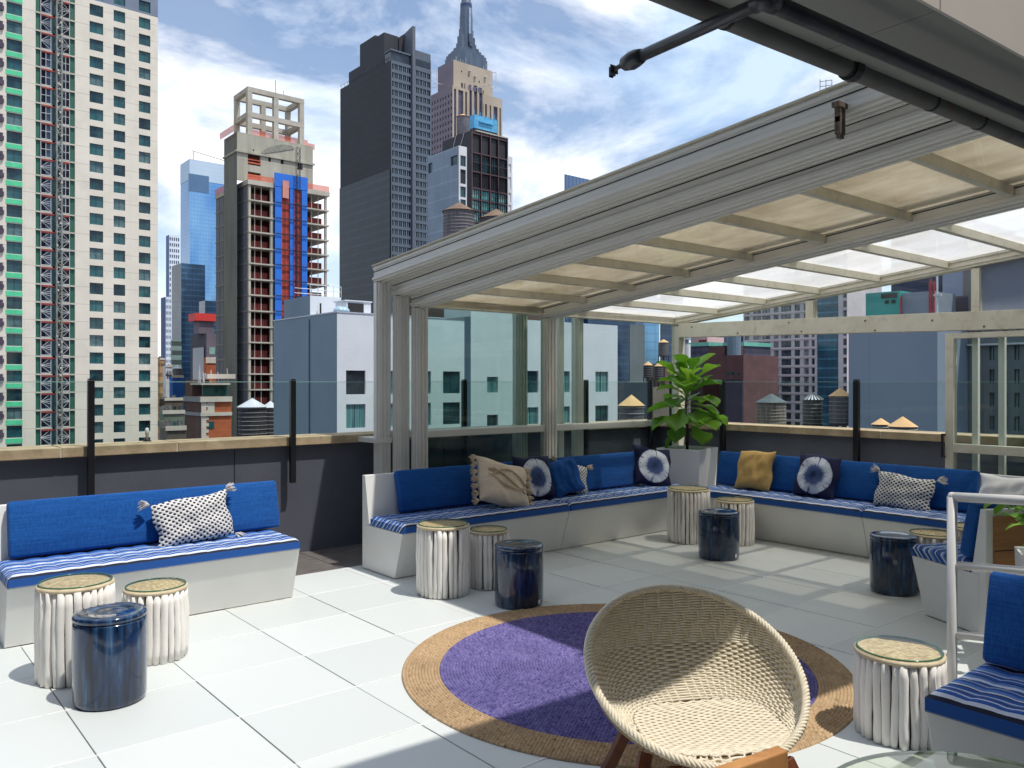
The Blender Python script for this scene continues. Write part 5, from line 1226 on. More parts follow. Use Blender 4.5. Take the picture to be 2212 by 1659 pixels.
part('core_ledge', MB().box(cu0 - .3, cu1 + .3, cv0 - .35, cv0 - .01, zl - .25, zl + .15).box(cu0 - .3, cu0 - .01, cv0, cv1, zl - .25, zl + .1), m_cg, t4.t)
sag = MB(); 
for k in range(26):
    f = k/25; x = XC(562) + (XC(632) - XC(562))*f; w_ = math.sin(math.pi*f)**.6
    sag.box(x, x + (XC(632) - XC(562))/24, cv0 - .12, cv0 - .02, zl + .15 + f*2.3, zl + .15 + f*2.6 + 1.2*w_)
part('loose_netting', sag, M('grey_net', lin(150, 148, 138), lin(120, 120, 110), 2, .9, space='world'), t4.t)
# open frame on top
fz0 = zc; fz1 = CAMH + (HY - 185.5)*dcor/FPX; fzm = CAMH + (HY - 241)*dcor/FPX
fv0 = cv0 + 1.6; fu0 = atV(535, 0, fv0)[0]; fu1 = atV(657, 0, fv0)[0]; fv1 = atU(505, 0, fu0)[0]; w_ = 1.0
fz1 = atV(535, 186, fv0)[1]; fzm = atV(535, 240, fv0)[1]
um = atV(592, 0, fv0)[0]
for x in (fu0, um, fu1 - w_):
    for y in (fv0, fv1 - w_): part('frame_column', MB().box(x, x + w_, y, y + w_, fz0, fz1 - .01), m_cs, t4.t)
for z in (fz1, fzm):
    for y in (fv0 - .02, fv1 - w_ + .02): part('frame_beam', MB().box(fu0 - .02, fu1 + .02, y + (.0), y + w_, z - 1.0, z), m_cs, t4.t)
    for x in (fu0 - .03, fu1 - w_ + .03): part('frame_beam', MB().box(x, x + w_, fv0 + w_, fv1 - w_, z - 1.0, z - .02), m_cs, t4.t)
z = fz1 + 0; part('rebar', MB().tube([(fu0 + 6, fv0, z), (fu0 + 6, fv0, z + 2.6)], .06, 4).tube([(um + 3, fv0 + 2, z), (um + 3, fv0 + 2, z + 1.6)], .05, 4), m_seal, t4.t)
for mbx in (MB().box(cu0 - .9, cu0 - .8, cv0 - .5, cv1, zc - .2, zc + 1.1), MB().box(fu0 + 1, fu1 + 1.4, fv0 + 1.2, fv0 + 1.3, zc, zc + 2.0), MB().box(fu1 + .2, cu1 + .5, cv0 + .2, cv0 + .3, zc - .6, zc + .6), MB().box(u0 - .4, X4(590), v0 - .35, v0 - .25, zt, zt + 1.1), MB().box(X4(662), u1 + .5, v0 - .35, v0 - .25, zt, zt + 1.2), MB().box(u0 - .4, u0 - .3, cv1, v1, zt, zt + 1.1)):
    part('orange_netting', mbx, glassnet if 'glassnet' in globals() else m_nt, t4.t)
# worker in the top opening
wk = atV(596, 300, cv0 + .6)
mb = MB().lathe([(.16, 0), (.2, .5), (.24, 1.0), (.3, 1.35), (.12, 1.5), (.11, 1.55), (.15, 1.65), (.13, 1.82), (.02, 1.9)], wk[0], cv0 + .7, 10, zc)

# ---- blue and white building behind the left parapet
m_wht = M('white_render', lin(214, 218, 222), lin(204, 208, 214), .3, .85, space='world', lines=((2, 3.35, 0.2, .03, .93), (2, .42, 0, .035, .955), (0, 1.1, 0, .03, .965)), dirt=(.7, lin(184, 188, 194), .35)); m_slate = M('slate_blue_render', lin(116, 134, 148), lin(106, 124, 138), .2, .8, space='world', lines=((2, 6.7, 0.2, .05, .9), (1, 4.2, 0, .04, .94)))
t5 = B('hotel_building', 'white hotel with slate-blue side wall and curtained windows, just beyond the left parapet', 728, 75, 591, 1120, 675)
t5.u1 = atV(1012, 0, t5.v0)[0]
hR = []
for xa, xb in ((747.5, 789.5), (839, 866), (900, 931), (957, 994)):
    for ya, yb in ((800, 852), (873.5, 925), (947, 1000)):
        hR.append((t5.R(xa, 0)[0], t5.R(xb, 0)[0], 0, 0, xa, ya, yb))
wz = [(atV(747, 852, t5.v0)[1], atV(747, 800, t5.v0)[1])]; ph = wz[0][1] - atV(747, 873.5, t5.v0)[1]
hR = [(t5.R(xa, 0)[0], t5.R(xb, 0)[0], wz[0][0] - ph*k, wz[0][1] - ph*k) for k in range(5) for xa, xb in ((747.5, 789.5), (839, 866), (900, 931), (957, 994))]
m_cur = M('curtained_window', lin(26, 74, 84), lin(120, 166, 166), 1.0, .15, space='world', stretch=(9, 1, .12)); m_blkw = winglass('night_window', (.008, .012, .018, 1), (.03, .04, .05, 1), .6, .05)
t5.body(m_wht, hR, (), .22, m_slate); windows(t5.t, 'R', t5.v0, hR, .22, [m_blkw, m_teal2, m_cur, m_cur, m_cur, m_teal2, m_cur, m_cur], mull=1, mmat=bpy.data.materials['window_frame'])
part('roof_coping', MB().box(t5.u0 - .06, t5.u1, t5.v0 - .06, t5.v0 + .2, t5.zt, t5.zt + .12).box(t5.u0 - .06, t5.u0 + .2, t5.v0 + .2, t5.v1, t5.zt, t5.zt + .12), M('zinc_edge', lin(176, 182, 190), None, 2, .5), t5.t)
pu0, pv0, pz = atD(670, 638, 79.5); part('penthouse', MB().box(pu0, atV(737, 0, pv0)[0], pv0, atU(614, 0, pu0)[0], t5.zt, pz), m_wht, t5.t)
part('penthouse_side', MB().box(pu0 - .03, pu0 - .002, pv0, atU(614, 0, pu0)[0], t5.zt, pz), m_slate, t5.t)
mb = MB(); ex = atV(737, 0, pv0)[0]
for y in (pv0, pv0 + 3.5):
    for z in (pz + .55, pz + 1.05): mb.tube([(pu0, y, z), (ex, y, z)], .03, 4)
for k in range(5): x = pu0 + (ex - pu0)*k/4; mb.tube([(x, pv0, pz), (x, pv0, pz + 1.1)], .03, 4)
part('roof_guard', mb, m_stl, t5.t)
part('flue', MB().tube([(pu0 + .9, pv0 - .4, t5.zt), (pu0 + .9, pv0 - .4, t5.zt + 1.3)], .09, 8), m_blk, t5.t)
hu = t5.R(762, 0)[0]; part('air_handler', MB().box(hu, hu + 2.6, t5.v0 + 1.2, t5.v0 + 3.4, t5.zt, t5.zt + 1.25).box(hu - .2, hu + 2.7, t5.v0 + 1.1, t5.v0 + 3.5, t5.zt + 1.251, t5.zt + 1.36), m_wht, t5.t); part('grille', MB().box(hu + .15, hu + 1.8, t5.v0 + 1.15, t5.v0 + 1.19, t5.zt + .2, t5.zt + 1.1), m_seal, t5.t)
for xx in (744, 752): part('skylight_dome', MB().lathe([(.62, 0), (.55, .3), (.35, .5), (.02, .6)], t5.R(xx, 0)[0], t5.v0 + .9, 16, t5.zt + .1), M('dome_acrylic', lin(160, 190, 205), None, 3, .15) if 'dome_acrylic' not in bpy.data.materials else bpy.data.materials['dome_acrylic'], t5.t, smooth=True)
for i, (xx, dv, hh, ww) in enumerate(((775, .6, .5, .5), (788, 1.6, .8, .35), (800, .9, .35, 1.0), (742, 2.6, .6, .6))):
    x = t5.R(xx, 0)[0]; part('roof_vent', MB().box(x, x + ww, t5.v0 + dv + 3.8, t5.v0 + dv + 4.4, t5.zt, t5.zt + hh).box(x - .05, x + ww + .05, t5.v0 + dv + 3.75, t5.v0 + dv + 4.45, t5.zt + hh + .001, t5.zt + hh + .06), m_stl, t5.t)
part('downpipe', MB().tube([(t5.u0 - .08, t5.v0 + 5.6, GZ), (t5.u0 - .08, t5.v0 + 5.6, t5.zt - .3)], .06, 8), M('slate_pipe', lin(92, 106, 124), None, 2, .6), t5.t)
t5b = B('hotel_wing', 'taller projecting white wing of the hotel seen through the green glass', 1017, 70, 1003, 1334, 683)
hR = [(t5b.R(xa, 0)[0], t5b.R(xb, 0)[0], z0_ - 3.32*k, z1_ - 3.32*k) for k in range(5) for xa, xb, z0_, z1_ in ((1052, 1076, atV(1060, 848, t5b.v0)[1], atV(1060, 814, t5b.v0)[1]), (1131, 1163, atV(1060, 849, t5b.v0)[1], atV(1060, 800, t5b.v0)[1]), (1200, 1231, atV(1060, 849, t5b.v0)[1], atV(1060, 800, t5b.v0)[1]), (1286, 1314, atV(1060, 849, t5b.v0)[1], atV(1060, 800, t5b.v0)[1]))]
t5b.body(m_wht, hR, (), .22, m_slate); windows(t5b.t, 'R', t5b.v0, hR, .22, [m_cur, m_teal2, m_cur], mull=1, mmat=bpy.data.materials['window_frame'])
part('stair_head', MB().box(t5b.u0 + .01, t5b.R(1107, 0)[0], t5b.v0 + .01, t5b.v0 + 4, t5b.zt, t5b.zt + 1.7), m_wht, t5b.t)

# ---- dark slab tower with blade
D6 = 308.0
t6 = B('dark_tower', 'dark grey tower with a sharp blade fin on top and pale banded right face', 845, D6, 735, 931, 129, 'tower')
m_d6 = M('dark_brick_side', lin(36, 36, 43), lin(28, 28, 34), .08, .7, space='world', lines=((2, 3.2, 0, .35, 1.5), (1, 2.1, 0, .3, 1.18), (1, .7, 0, .1, .85))); m_b6 = M('grey_band_face', lin(86, 98, 112), lin(76, 88, 102), .1, .6, space='world')
m_w6 = winglass('tower_window', (.01, .014, .022, 1), (.04, .055, .075, 1), .25, .1)
hR = []; k = 0; X6 = lambda x: t6.R(x, 0)[0]
while True:
    z1_ = t6.zt - 1.2 - 3.28*k
    if z1_ < -6: break
    hR.append((X6(847), X6(887), z1_ - 2.1, z1_)); hR.append((X6(894), X6(929), z1_ - 2.1, z1_)); k += 1
hL = []
t6.body(m_b6, hR, (), .5, m_d6); windows(t6.t, 'R', t6.v0, hR, .5, m_w6, name='window_band', limit=100)
mb = MB()
for xa, xb in ((847, 887), (894, 929)):
    a, b = X6(xa), X6(xb); n = 9
    for i in range(1, n): x = a + (b - a)*i/n; mb.box(x - .16, x + .16, t6.v0 + .1, t6.v0 + .35, -8, t6.zt - 1.2) if i % 2 else mb.box(x - .08, x + .08, t6.v0 + .2, t6.v0 + .4, -8, t6.zt - 1.2)
part('mullions', mb, M('pale_mullion', lin(112, 124, 138), None, 1, .6), t6.t)
zt = t6.zt; u0, v0 = t6.u0, t6.v0
low_z = CAMH + (HY - 365)*D6/FPX
part('glazed_lower_side', MB().box(u0 - .35, u0 - .01, v0 + .5, t6.v1, GZ, low_z), M('grid_glass', lin(20, 28, 36), lin(12, 18, 24), .2, .45, space='world', lines=((2, 3.28, 0, .7, 2.4), (1, 1.7, 0, .25, 2.2))), t6.t)
def z6_(y, d=D6): return CAMH + (HY - y)*d/FPX
part('right_block', MB().box(X6(888), t6.u1 - .01, v0 + .01, v0 + 12, zt, z6_(104)), m_b6, t6.t)
part('right_windows', MB().box(X6(894), X6(929), v0 - .12, v0 - .01, zt + .8, zt + 3.2), m_w6, t6.t)
part('roof_screen', MB().box(X6(893), t6.u1, v0 + .3, v0 + .5, z6_(104), z6_(91)), M('screen_bars', lin(70, 76, 86), None, 1, .6, lines=((0, .9, 0, .35, 2.2),), space='world'), t6.t)
bl = z6_(43); yb = v0 + 14
part('blade_fin', MB().prism([(X6(888.5), v0 - .9, GZ), (X6(888.5), v0 - .9, bl), (X6(888.5), yb, z6_(60)), (X6(888.5), yb, GZ)], (1.3, 0, 0)), M('fin_grey', lin(92, 98, 110), lin(80, 86, 98), .1, .6, space='world'), t6.t)
m_pd = M('charcoal_cladding', lin(40, 42, 50), lin(34, 36, 42), .1, .7, space='world')
def ub(x, dv=0): return atV(x, 0, v0 + dv)[0]
part('upper_block', MB().prism([(ub(862, 5), v0 + 5, zt), (ub(862, 5), v0 + 5, z6_(62)), (X6(888), v0 + 5, z6_(50)), (X6(888), v0 + 5, zt)], (0, 9, 0)), m_pd, t6.t)
ya = atU(826, 0, u0)[0]; yc = atU(776, 0, u0)[0]
part('upper_block', MB().box(u0 + .2, u0 + 6.5, v0 + 5.5, ya + 6, zt, z6_(76) + 3), m_pd, t6.t)
part('upper_block', MB().box(u0 + .3, u0 + 5.5, ya + 6.01, atU(776, 0, u0)[0], zt, z6_(92) + 7), m_pd, t6.t)
part('upper_block', MB().box(u0 + .3, u0 + 5, atU(776, 0, u0)[0] + .01, atU(752, 0, u0)[0], zt, zt + 5), m_pd, t6.t)
part('terrace_storey', MB().box(u0 + .15, X6(887), v0 + .4, v0 + 5, zt, zt + 3.6), m_w6, t6.t)
part('terrace_roof', MB().box(u0 - .2, X6(888), v0 - .1, v0 + 5.1, zt + 3.61, zt + 4.2), m_b6, t6.t)
mb = MB()
for k in range(14): y = v0 + 3 + k*(t6.v1 - v0 - 4)/13; mb.tube([(u0 - .1, y, zt), (u0 - .1, y, zt + 1.3)], .07, 4)
mb.tube([(u0 - .1, v0 + 1, zt + 1.3), (u0 - .1, t6.v1, zt + 1.3)], .08, 4)
part('roof_railing', mb, m_b6, t6.t)

# ---- limestone skyscraper with stepped mast
D7 = 900.0; K7 = D7/FPX
t7 = B('art_deco_skyscraper', 'tan limestone skyscraper with dark stepped metal mast, rising behind the dark tower', 977.5, D7, 925, 1085, 184, 'skyscraper')
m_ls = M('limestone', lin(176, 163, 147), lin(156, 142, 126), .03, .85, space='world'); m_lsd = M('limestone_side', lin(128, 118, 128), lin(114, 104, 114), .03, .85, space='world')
m_w7 = winglass('strip_window', lin(66, 62, 90), lin(92, 86, 112), .05, .3); m_mast = M('mast_metal', lin(92, 104, 120), lin(66, 78, 94), .06, .35, .3, space='world', stretch=(3, 3, .2))
u0, v0 = t7.u0, t7.v0; X7 = lambda x: t7.R(x, 0)[0]; Z7 = lambda y: CAMH + (HY - y)*K7
strips = [(981, 985.5), (990, 1001), (1005, 1009), (1014, 1019.5), (1024, 1031), (1035, 1042), (1048, 1052), (1058, 1061), (1066, 1075), (1079, 1082)]
hR = []
for a, b in strips:
    zt_ = Z7(190) if a < 1010 else (Z7(172) if a < 1045 else Z7(205))
    hR.append((X7(a), X7(b), Z7(460), zt_))
hL = []; n = 9; WL = (t7.v1 - v0)/n
for k in range(30):
    for i in range(n): z = Z7(200) - k*7.4; hL.append((v0 + WL*(i + .25), v0 + WL*(i + .65), z - 3.6, z))
mb = MB(); facade(mb, 'R', v0, u0, t7.u1, GZ, t7.zt, [h for h in hR], 2.2); mb.quad((u0, v0, t7.zt), (t7.u1, v0, t7.zt), (t7.u1, t7.v1, t7.zt), (u0, t7.v1, t7.zt)); mb.quad((t7.u1, v0, GZ), (t7.u1, t7.v1, GZ), (t7.u1, t7.v1, t7.zt), (t7.u1, v0, t7.zt))
part('wall', mb, m_ls, t7.t); ml = MB(); facade(ml, 'L', u0, v0, t7.v1, GZ, t7.zt, hL, 1.2); part('side_wall', ml, m_lsd, t7.t)
windows(t7.t, 'R', v0, hR, 2.2, m_w7, 'window_strip'); windows(t7.t, 'L', u0, hL, 1.2, M('dark_far_window', lin(56, 50, 66), None, 1, .5), limit=90)
# upper block
bv = v0 + 8; bu0 = atV(979.5, 0, bv)[0]; bu1 = atV(1064, 0, bv)[0]; bv1 = atU(946, 0, bu0)[0]; bz = Z7(128) + 4
hu_ = []
for a, b, y0_, y1_ in ((996, 1000, 184, 166), (1013, 1018, 190, 165), (1024, 1031, 190, 163), (1035, 1041, 190, 165), (1050, 1055, 196, 180), (996, 998.5, 143, 139), (1012, 1014, 147, 143), (1034, 1036.5, 155, 150)):
    hu_.append((atV(a, 0, bv)[0], atV(b, 0, bv)[0], Z7(y0_), Z7(y1_)))
mb = MB(); facade(mb, 'R', bv, bu0, bu1, t7.zt, bz, hu_, 1.5); mb.quad((bu0, bv, bz), (bu1, bv, bz), (bu1, bv1, bz), (bu0, bv1, bz)); mb.quad((bu1, bv, t7.zt), (bu1, bv1, t7.zt), (bu1, bv1, bz), (bu1, bv, bz))
part('upper_wall', mb, m_ls, t7.t); part('upper_side_wall', MB().box(bu0 - .2, bu0 - .001, bv, bv1, t7.zt, bz), m_lsd, t7.t)
windows(t7.t, 'R', bv, hu_, 1.5, m_w7, 'arched_window')
part('buttress', MB().box(atV(1003, 0, bv)[0], atV(1012, 0, bv)[0], bv - 2, bv - .01, t7.zt, Z7(165)).box(atV(1043, 0, bv)[0], atV(1048, 0, bv)[0], bv - 2, bv - .01, t7.zt, Z7(170)), m_ls, t7.t)
cxm, cym = (bu0 + bu1)/2 - 1, (bv + bv1)/2; dm = cxm*c_ + cym*s_; Km = dm/FPX; Zm = lambda y: CAMH + (HY - y)*Km
sh = atD(1007, 0, dm); cxm, cym = sh[0], sh[1]
def tier(hw, y0_, y1_, mt=m_mast, nm='mast_tier', asp=.62):
    part(nm, MB().box(cxm - hw*Km*.86, cxm + hw*Km*.86, cym - hw*Km*asp, cym + hw*Km*asp, Zm(y0_), Zm(y1_)), mt, t7.t)
tier(43, 150, 131); tier(41, 131, 124); tier(37, 124, 119); tier(31, 119, 113); tier(26, 113, 106); 
tier(22, 106, 96, asp=.5); tier(20, 96, 81, asp=.45); tier(17, 81, 65, asp=.4)
for w2, y1_ in ((19, 96), (16.5, 78), (14.5, 64)):
    part('mast_wing', MB().box(cxm - 2.2, cxm + 2.2, cym - w2*Km*1.0, cym + w2*Km*1.0, Zm(106), Zm(y1_)), m_mast, t7.t)
part('mast_shaft', MB().lathe([(14.6*Km, Zm(106)), (14.4*Km, Zm(40)), (13.0*Km, Zm(22)), (13.0*Km, Zm(20))], cxm, cym, 16), m_mast, t7.t)
part('mast_light_strip', MB().box(cxm - 2, cxm + 1, cym - 15.2*Km, cym - 14.0*Km, Zm(102), Zm(22)), M('mast_glass', lin(176, 190, 206), lin(130, 146, 164), .1, .2, .4, space='world'), t7.t)
part('mast_drum', MB().lathe([(12.6*Km, Zm(20)), (12.8*Km, Zm(19)), (12.8*Km, Zm(9)), (11.5*Km, Zm(7)), (10.5*Km, Zm(3)), (10*Km, Zm(-2)), (7*Km, Zm(-12)), (2*Km, Zm(-30)), (1.2*Km, Zm(-110))], cxm, cym, 20), m_mast, t7.t)
part('drum_windows', MB().lathe([(12.95*Km, Zm(17)), (12.95*Km, Zm(12))], cxm, cym, 20), M('drum_blue', lin(40, 60, 110), None, 1, .4), t7.t)
for x_, y_ in ((937, 170), (1066, 172)):
    a = atD(x_, y_, D7 + 20); mb = MB()
    for dx in (-2, 2): mb.tube([(a[0] + dx, a[1] - dx, a[2] - 9), (a[0] + dx, a[1] - dx, a[2] + 8)], .5, 4)
    for dz in (-9, 8): mb.tube([(a[0] - 2, a[1] + 2, a[2] + dz), (a[0] + 2, a[1] - 2, a[2] + dz)], .5, 4)
    mb.tube([(a[0], a[1], a[2] - 5), (cxm, cym - 5, a[2] - 5)], .4, 4)
    part('antenna_frame', mb, m_stl, t7.t)
mb = MB(); rnd = random.Random(4)
for k in range(12):
    f = rnd.random(); mb.lathe([(1.6, 0), (1.6, .8), (.2, 1.4)], bu0 + f*(bu1 - bu0), bv - 1.5, 8, bz - rnd.uniform(3, 38)) if k % 2 else mb.tube([(bu0 + f*(bu1 - bu0), bv, bz), (bu0 + f*(bu1 - bu0), bv, bz + rnd.uniform(2, 8))], .3, 4)
part('dishes', mb, m_stl, t7.t)

# ---- black framed building with grey wing
D8 = 210.0; K8 = D8/FPX
t8 = B('black_framed_building', 'black framed residential block with teal glass floors and blue wrapped box on its roof', 1018, D8, 956, 1096.6, 281, 'building')
m_k8 = M('black_cladding', (.010, .010, .015, 1), (.014, .013, .020, 1), .3, .6, space='world'); m_m8 = M('bronze_mullion', lin(78, 52, 56), None, 1, .5)
X8 = lambda x: t8.R(x, 0)[0]; Z8 = lambda x, y: t8.R(x, y)[1]
cols = [(1020.5, 1038), (1040, 1057), (1059.5, 1074.5), (1077, 1094)]
def zr(y): return CAMH + (HY - y)*K8      # at the corner column
rowz = [(zr(288), zr(326), m_k8, 'dark_panel'), (zr(330), zr(367), m_teal2, 'window'), (zr(371), zr(402), m_k8, 'dark_panel'), (zr(407), zr(428), m_teal, 'window'), (zr(431), zr(451), m_teal, 'window'), (zr(455), zr(476), m_teal, 'window'), (zr(480), zr(500), m_teal, 'window'), (zr(504), zr(524), m_teal, 'window')]
m_tl8 = winglass('bright_teal_glass', lin(90, 165, 168), lin(150, 215, 212), .5, .1)
hs = [(X8(a), X8(b), z1_, z0_) for z0_, z1_, mt, nm in rowz for a, b in cols]
t8.body(m_k8, hs, (), .4)
for z0_, z1_, mt, nm in rowz:
    for a, b in cols: part(nm, pane('R', t8.v0, (X8(a), X8(b), z1_, z0_), .4), m_tl8 if mt is m_teal else mt, t8.t)
mb = MB()
for x in (1019, 1039, 1058.3, 1075.8, 1095.5): mb.box(X8(x) - .14, X8(x) + .14, t8.v0 - .25, t8.v0 - .01, 0, t8.zt)
for z0_, z1_, mt, nm in rowz:
    if mt is not m_k8: mb.box(t8.u0, t8.u1, t8.v0 - .1, t8.v0 - .005, (z0_ + z1_)/2 - .06, (z0_ + z1_)/2 + .06)
    mb.box(t8.u0, t8.u1, t8.v0 - .12, t8.v0 - .006, z0_ + .05, z0_ + .35)
part('mullions', mb, m_m8, t8.t)
mb = MB()
for a, b in cols:
    for q in (.3, .55, .8): x = X8(a) + (X8(b) - X8(a))*q; mb.box(x - .05, x + .05, t8.v0 + .1, t8.v0 + .3, zr(524), zr(330))
part('fine_mullions', mb, m_k8, t8.t)
part('roof_edge', MB().box(t8.u0 + 1.5, t8.u1, t8.v0 - .3, t8.v0 + .2, t8.zt, t8.zt + .3), m_cs, t8.t)
ru0, rv0 = X8(1030.5), t8.v0 + 1.2; rz_ = t8.zt
part('blue_wrap', MB().box(ru0, atV(1074, 0, rv0)[0], rv0, atU(1015, 0, ru0)[0], rz_ + 1.3, rz_ + 4.8), M('sky_blue_wrap', (.06, .30, .55, 1), (.12, .45, .70, 1), .8, .6, space='world', lines=((2, 1.2, 0, .1, .7), (0, 1.0, 0, .08, .75))), t8.t)
part('plant_base', MB().box(ru0 + .1, atV(1074, 0, rv0)[0] - .1, rv0 + .1, atU(1015, 0, ru0)[0] - .1, rz_, rz_ + 1.3), m_k8, t8.t)
mb = MB(); rnd = random.Random(6); e_ = atV(1074, 0, rv0)[0]
for k in range(9): x = ru0 + (e_ - ru0)*k/8; mb.tube([(x, rv0 - .1, rz_ + 4.8), (x, rv0 - .1, rz_ + 5.2 + rnd.uniform(0, 1.0))], .09, 4)
mb.box(ru0 + 1.5, e_ - 1.5, rv0 - .5, rv0 - .1, rz_ + 3.0, rz_ + 3.25)
part('scaffold_tips', mb, bpy.data.materials['sky_blue_wrap'], t8.t)
part('roof_braces', MB().tube([(t8.u0 - .05, atU(975, 0, t8.u0)[0], t8.zt - 5), (t8.u0 - .05, atU(985, 0, t8.u0)[0], t8.zt)], .1, 4).tube([(t8.u0 - .05, atU(990, 0, t8.u0)[0], t8.zt - 5), (t8.u0 - .05, atU(1003, 0, t8.u0)[0], t8.zt)], .1, 4), m_stl, t8.t)
tk = tank('silver-grey water tank with tan cone on the roof of the black framed block', 1000, D8 + 9, 986, 1014, 253, 246, 5.0, m_cone, M('grey_staves', lin(120, 118, 128), lin(92, 90, 100), 1, .8, space='world'))
t8b = B('grey_wing', 'grey panelled block with white-framed corner windows, left of the black framed one', 991, D8 - 12, 923, 1008.5, 314, 'building')
m_g8 = M('grey_glass_panels', lin(118, 134, 150), lin(98, 114, 132), .12, .25, space='world', lines=((2, 3.9, 0, .5, 1.25), (1, 4.2, 0, .25, 1.2)), dirt=(.1, lin(74, 92, 112), .6)); m_w8 = M('white_frame', lin(206, 206, 208), lin(190, 190, 194), .3, .7, space='world')
hs = [(t8b.R(994.5, 0)[0], t8b.R(1006.5, 0)[0], t8b.R(995, b)[1], t8b.R(995, a)[1]) for a, b in ((335, 358), (365, 396), (402, 425), (430, 455), (461, 486), (492, 517))]
hl = [(t8b.Lf(988, 0)[0], t8b.Lf(973.5, 0)[0], t8b.Lf(980, 357)[1], t8b.Lf(980, 337)[1]), (t8b.Lf(934, 0)[0], t8b.Lf(925, 0)[0], t8b.Lf(930, 374)[1], t8b.Lf(930, 352)[1])]
t8b.body(m_w8, hs, hl, .4, m_g8); windows(t8b.t, 'R', t8b.v0, hs, .4, [m_teal2, m_k8, m_teal2]); windows(t8b.t, 'L', t8b.u0, hl, .4, m_teal2)
t8c = B('white_strip_building', 'narrow white-banded block edge right of the black framed one', 1097.2, D8 + 3, 1096, 1107, 337, 'building')
hs = [(t8c.R(1098.5, 0)[0], t8c.R(1104, 0)[0], t8c.R(1098, b)[1], t8c.R(1098, a)[1]) for a, b in ((354, 374), (382, 408), (416, 436), (442, 460), (468, 488))]
t8c.body(m_w8, hs, (), .4); windows(t8c.t, 'R', t8c.v0, hs, .4, m_k8)
t10 = B('blue_office_tower', 'ribbed blue office tower top peeking above the enclosure roof', 1220, 420, 1219, 1420, 376, 'tower')
t10.body(M('ribbed_blue', lin(96, 120, 154), lin(80, 104, 138), .05, .35, .2, space='world', lines=((0, 2.6, 0, .9, .72), (2, 24, 4, .8, .8))))
for p_ in ((1783, 172, 300),): 
    a = atD(1783, 188, 330); mb = MB()
    for dx in (-2.0, 0.2, 2.4): mb.tube([(a[0] + dx, a[1] - dx*.6, a[2] - 30), (a[0] + dx, a[1] - dx*.6, a[2] + 3)], .14, 4)
    for k in range(6): mb.tube([(a[0] - 2, a[1] + 1.2, a[2] - 8 + k*2), (a[0] + 2.4, a[1] - 1.5, a[2] - 7 + k*2)], .12, 4)
    ta = thing('roof_antenna', 'thin antenna lattice peeking above the enclosure roof near the gutter', 'antenna', (a[0], a[1], GZ)); part('lattice', mb, m_seal, ta); part('mast', MB().box(a[0] - 5, a[0] + 5, a[1] - 5, a[1] + 5, GZ, a[2] - 30), m_d6, ta)

# ---- dark blue towers seen through the long glass wall
def simple(label, xc, d, xl, xr, yt, mt, matL=None, name='office_building', cat='building', **k):
    t = B(name, label, xc, d, xl, xr, yt, cat, **k); t.body(mt, matL=matL); return t
m_db = M('deep_blue_wall', lin(52, 76, 108), lin(30, 48, 76), .06, .15, .3, space='world', lines=((2, 3.6, 0, .5, 1.6), (0, 2.4, 0, .25, .7)), dirt=(.05, lin(96, 132, 168), .5))
simple('deep blue office tower seen through the glass, left of the grey slab', 1270, 420, 1255, 1372, 560, m_db)
simple('grey concrete slab tower seen through the glass', 1361, 330, 1358, 1393, 700, M('slab_grey', lin(112, 118, 122), lin(96, 102, 108), .1, .8, space='world', lines=((0, 3, 0, .3, .85),)))
simple('mirror-blue tower seen through the glass beside the grey slab', 1392, 380, 1390, 1424, 640, m_bg)
simple('dark blue tower seen through the glass beside the enclosure corner post', 1428, 360, 1426, 1476, 600, m_db)
simple('low dark building seen through the glass behind the tan-coned tank', 1336, 120, 1330, 1411, 826, M('dark_low', lin(58, 68, 80), lin(46, 56, 68), .3, .7, space='world'))
simple('olive brick building seen through the glass left of the fig tree', 1411, 105, 1409, 1478, 836, M('olive_brick', lin(124, 116, 104), lin(104, 98, 88), .4, .9, space='world', lines=((2, .6, 0, .08, .85),)))

# ---- right-hand side, beyond the right parapet (faces look back towards -x)
def lface(name, label, xa, xb, d, yt, mat, cat='building', back=14, z0=GZ):
    """building whose long face is turned to us along y, between pixel columns xa (far) and xb (near)"""
    p = atD((xa + xb)/2, yt, d); u = p[0]; t = B.__new__(B); t.u0 = u; t.v0 = atU(xb, 0, u)[0]; t.v1 = atU(xa, 0, u)[0]; t.u1 = u + back; t.zt = p[2]; t.z0 = z0; t.d = d
    t.t = thing(name, label, cat, (u, t.v0, GZ)); t.mat = mat
    return t
m_apt = M('pink_grey_brick', lin(196, 186, 188), lin(176, 168, 172), .2, .85, space='world')
ta = lface('apartment_block', 'large grey-pink apartment block with rows of curtained windows behind the water tanks', 1606, 1830, 264, 520, m_apt, back=22)
FA = lambda x: atU(x, 0, ta.u0)[0]
cols = [(1608, 1619), (1627, 1644), (1646, 1664), (1671, 1682), (1687, 1709), (1716, 1728), (1736, 1747), (1753, 1760), (1821, 1829)]
hl = []; kz = ta.u0
zr0 = atU(1720, 736, ta.u0)[1]; pt_ = 19.5/FPX*(ta.u0*c_ + FA(1720)*s_)
for k in range(-9, 11):
    for a, b in cols: hl.append((FA(b), FA(a), zr0 - pt_*k - 2.0, zr0 - pt_*k))
hl.sort(key=lambda h: h[2])
glz = [(FA(1811), FA(1764), GZ + 1, ta.zt - 2)]
zlo = GZ
ml = MB(); facade(ml, 'L', ta.u0, ta.v0, ta.v1, GZ, ta.zt, hl + glz, .5); ml.quad((ta.u0, ta.v0, GZ), (ta.u1, ta.v0, GZ), (ta.u1, ta.v0, ta.zt), (ta.u0, ta.v0, ta.zt)); ml.quad((ta.u0, ta.v0, ta.zt), (ta.u1, ta.v0, ta.zt), (ta.u1, ta.v1, ta.zt), (ta.u0, ta.v1, ta.zt))
part('wall', ml, m_apt, ta.t)
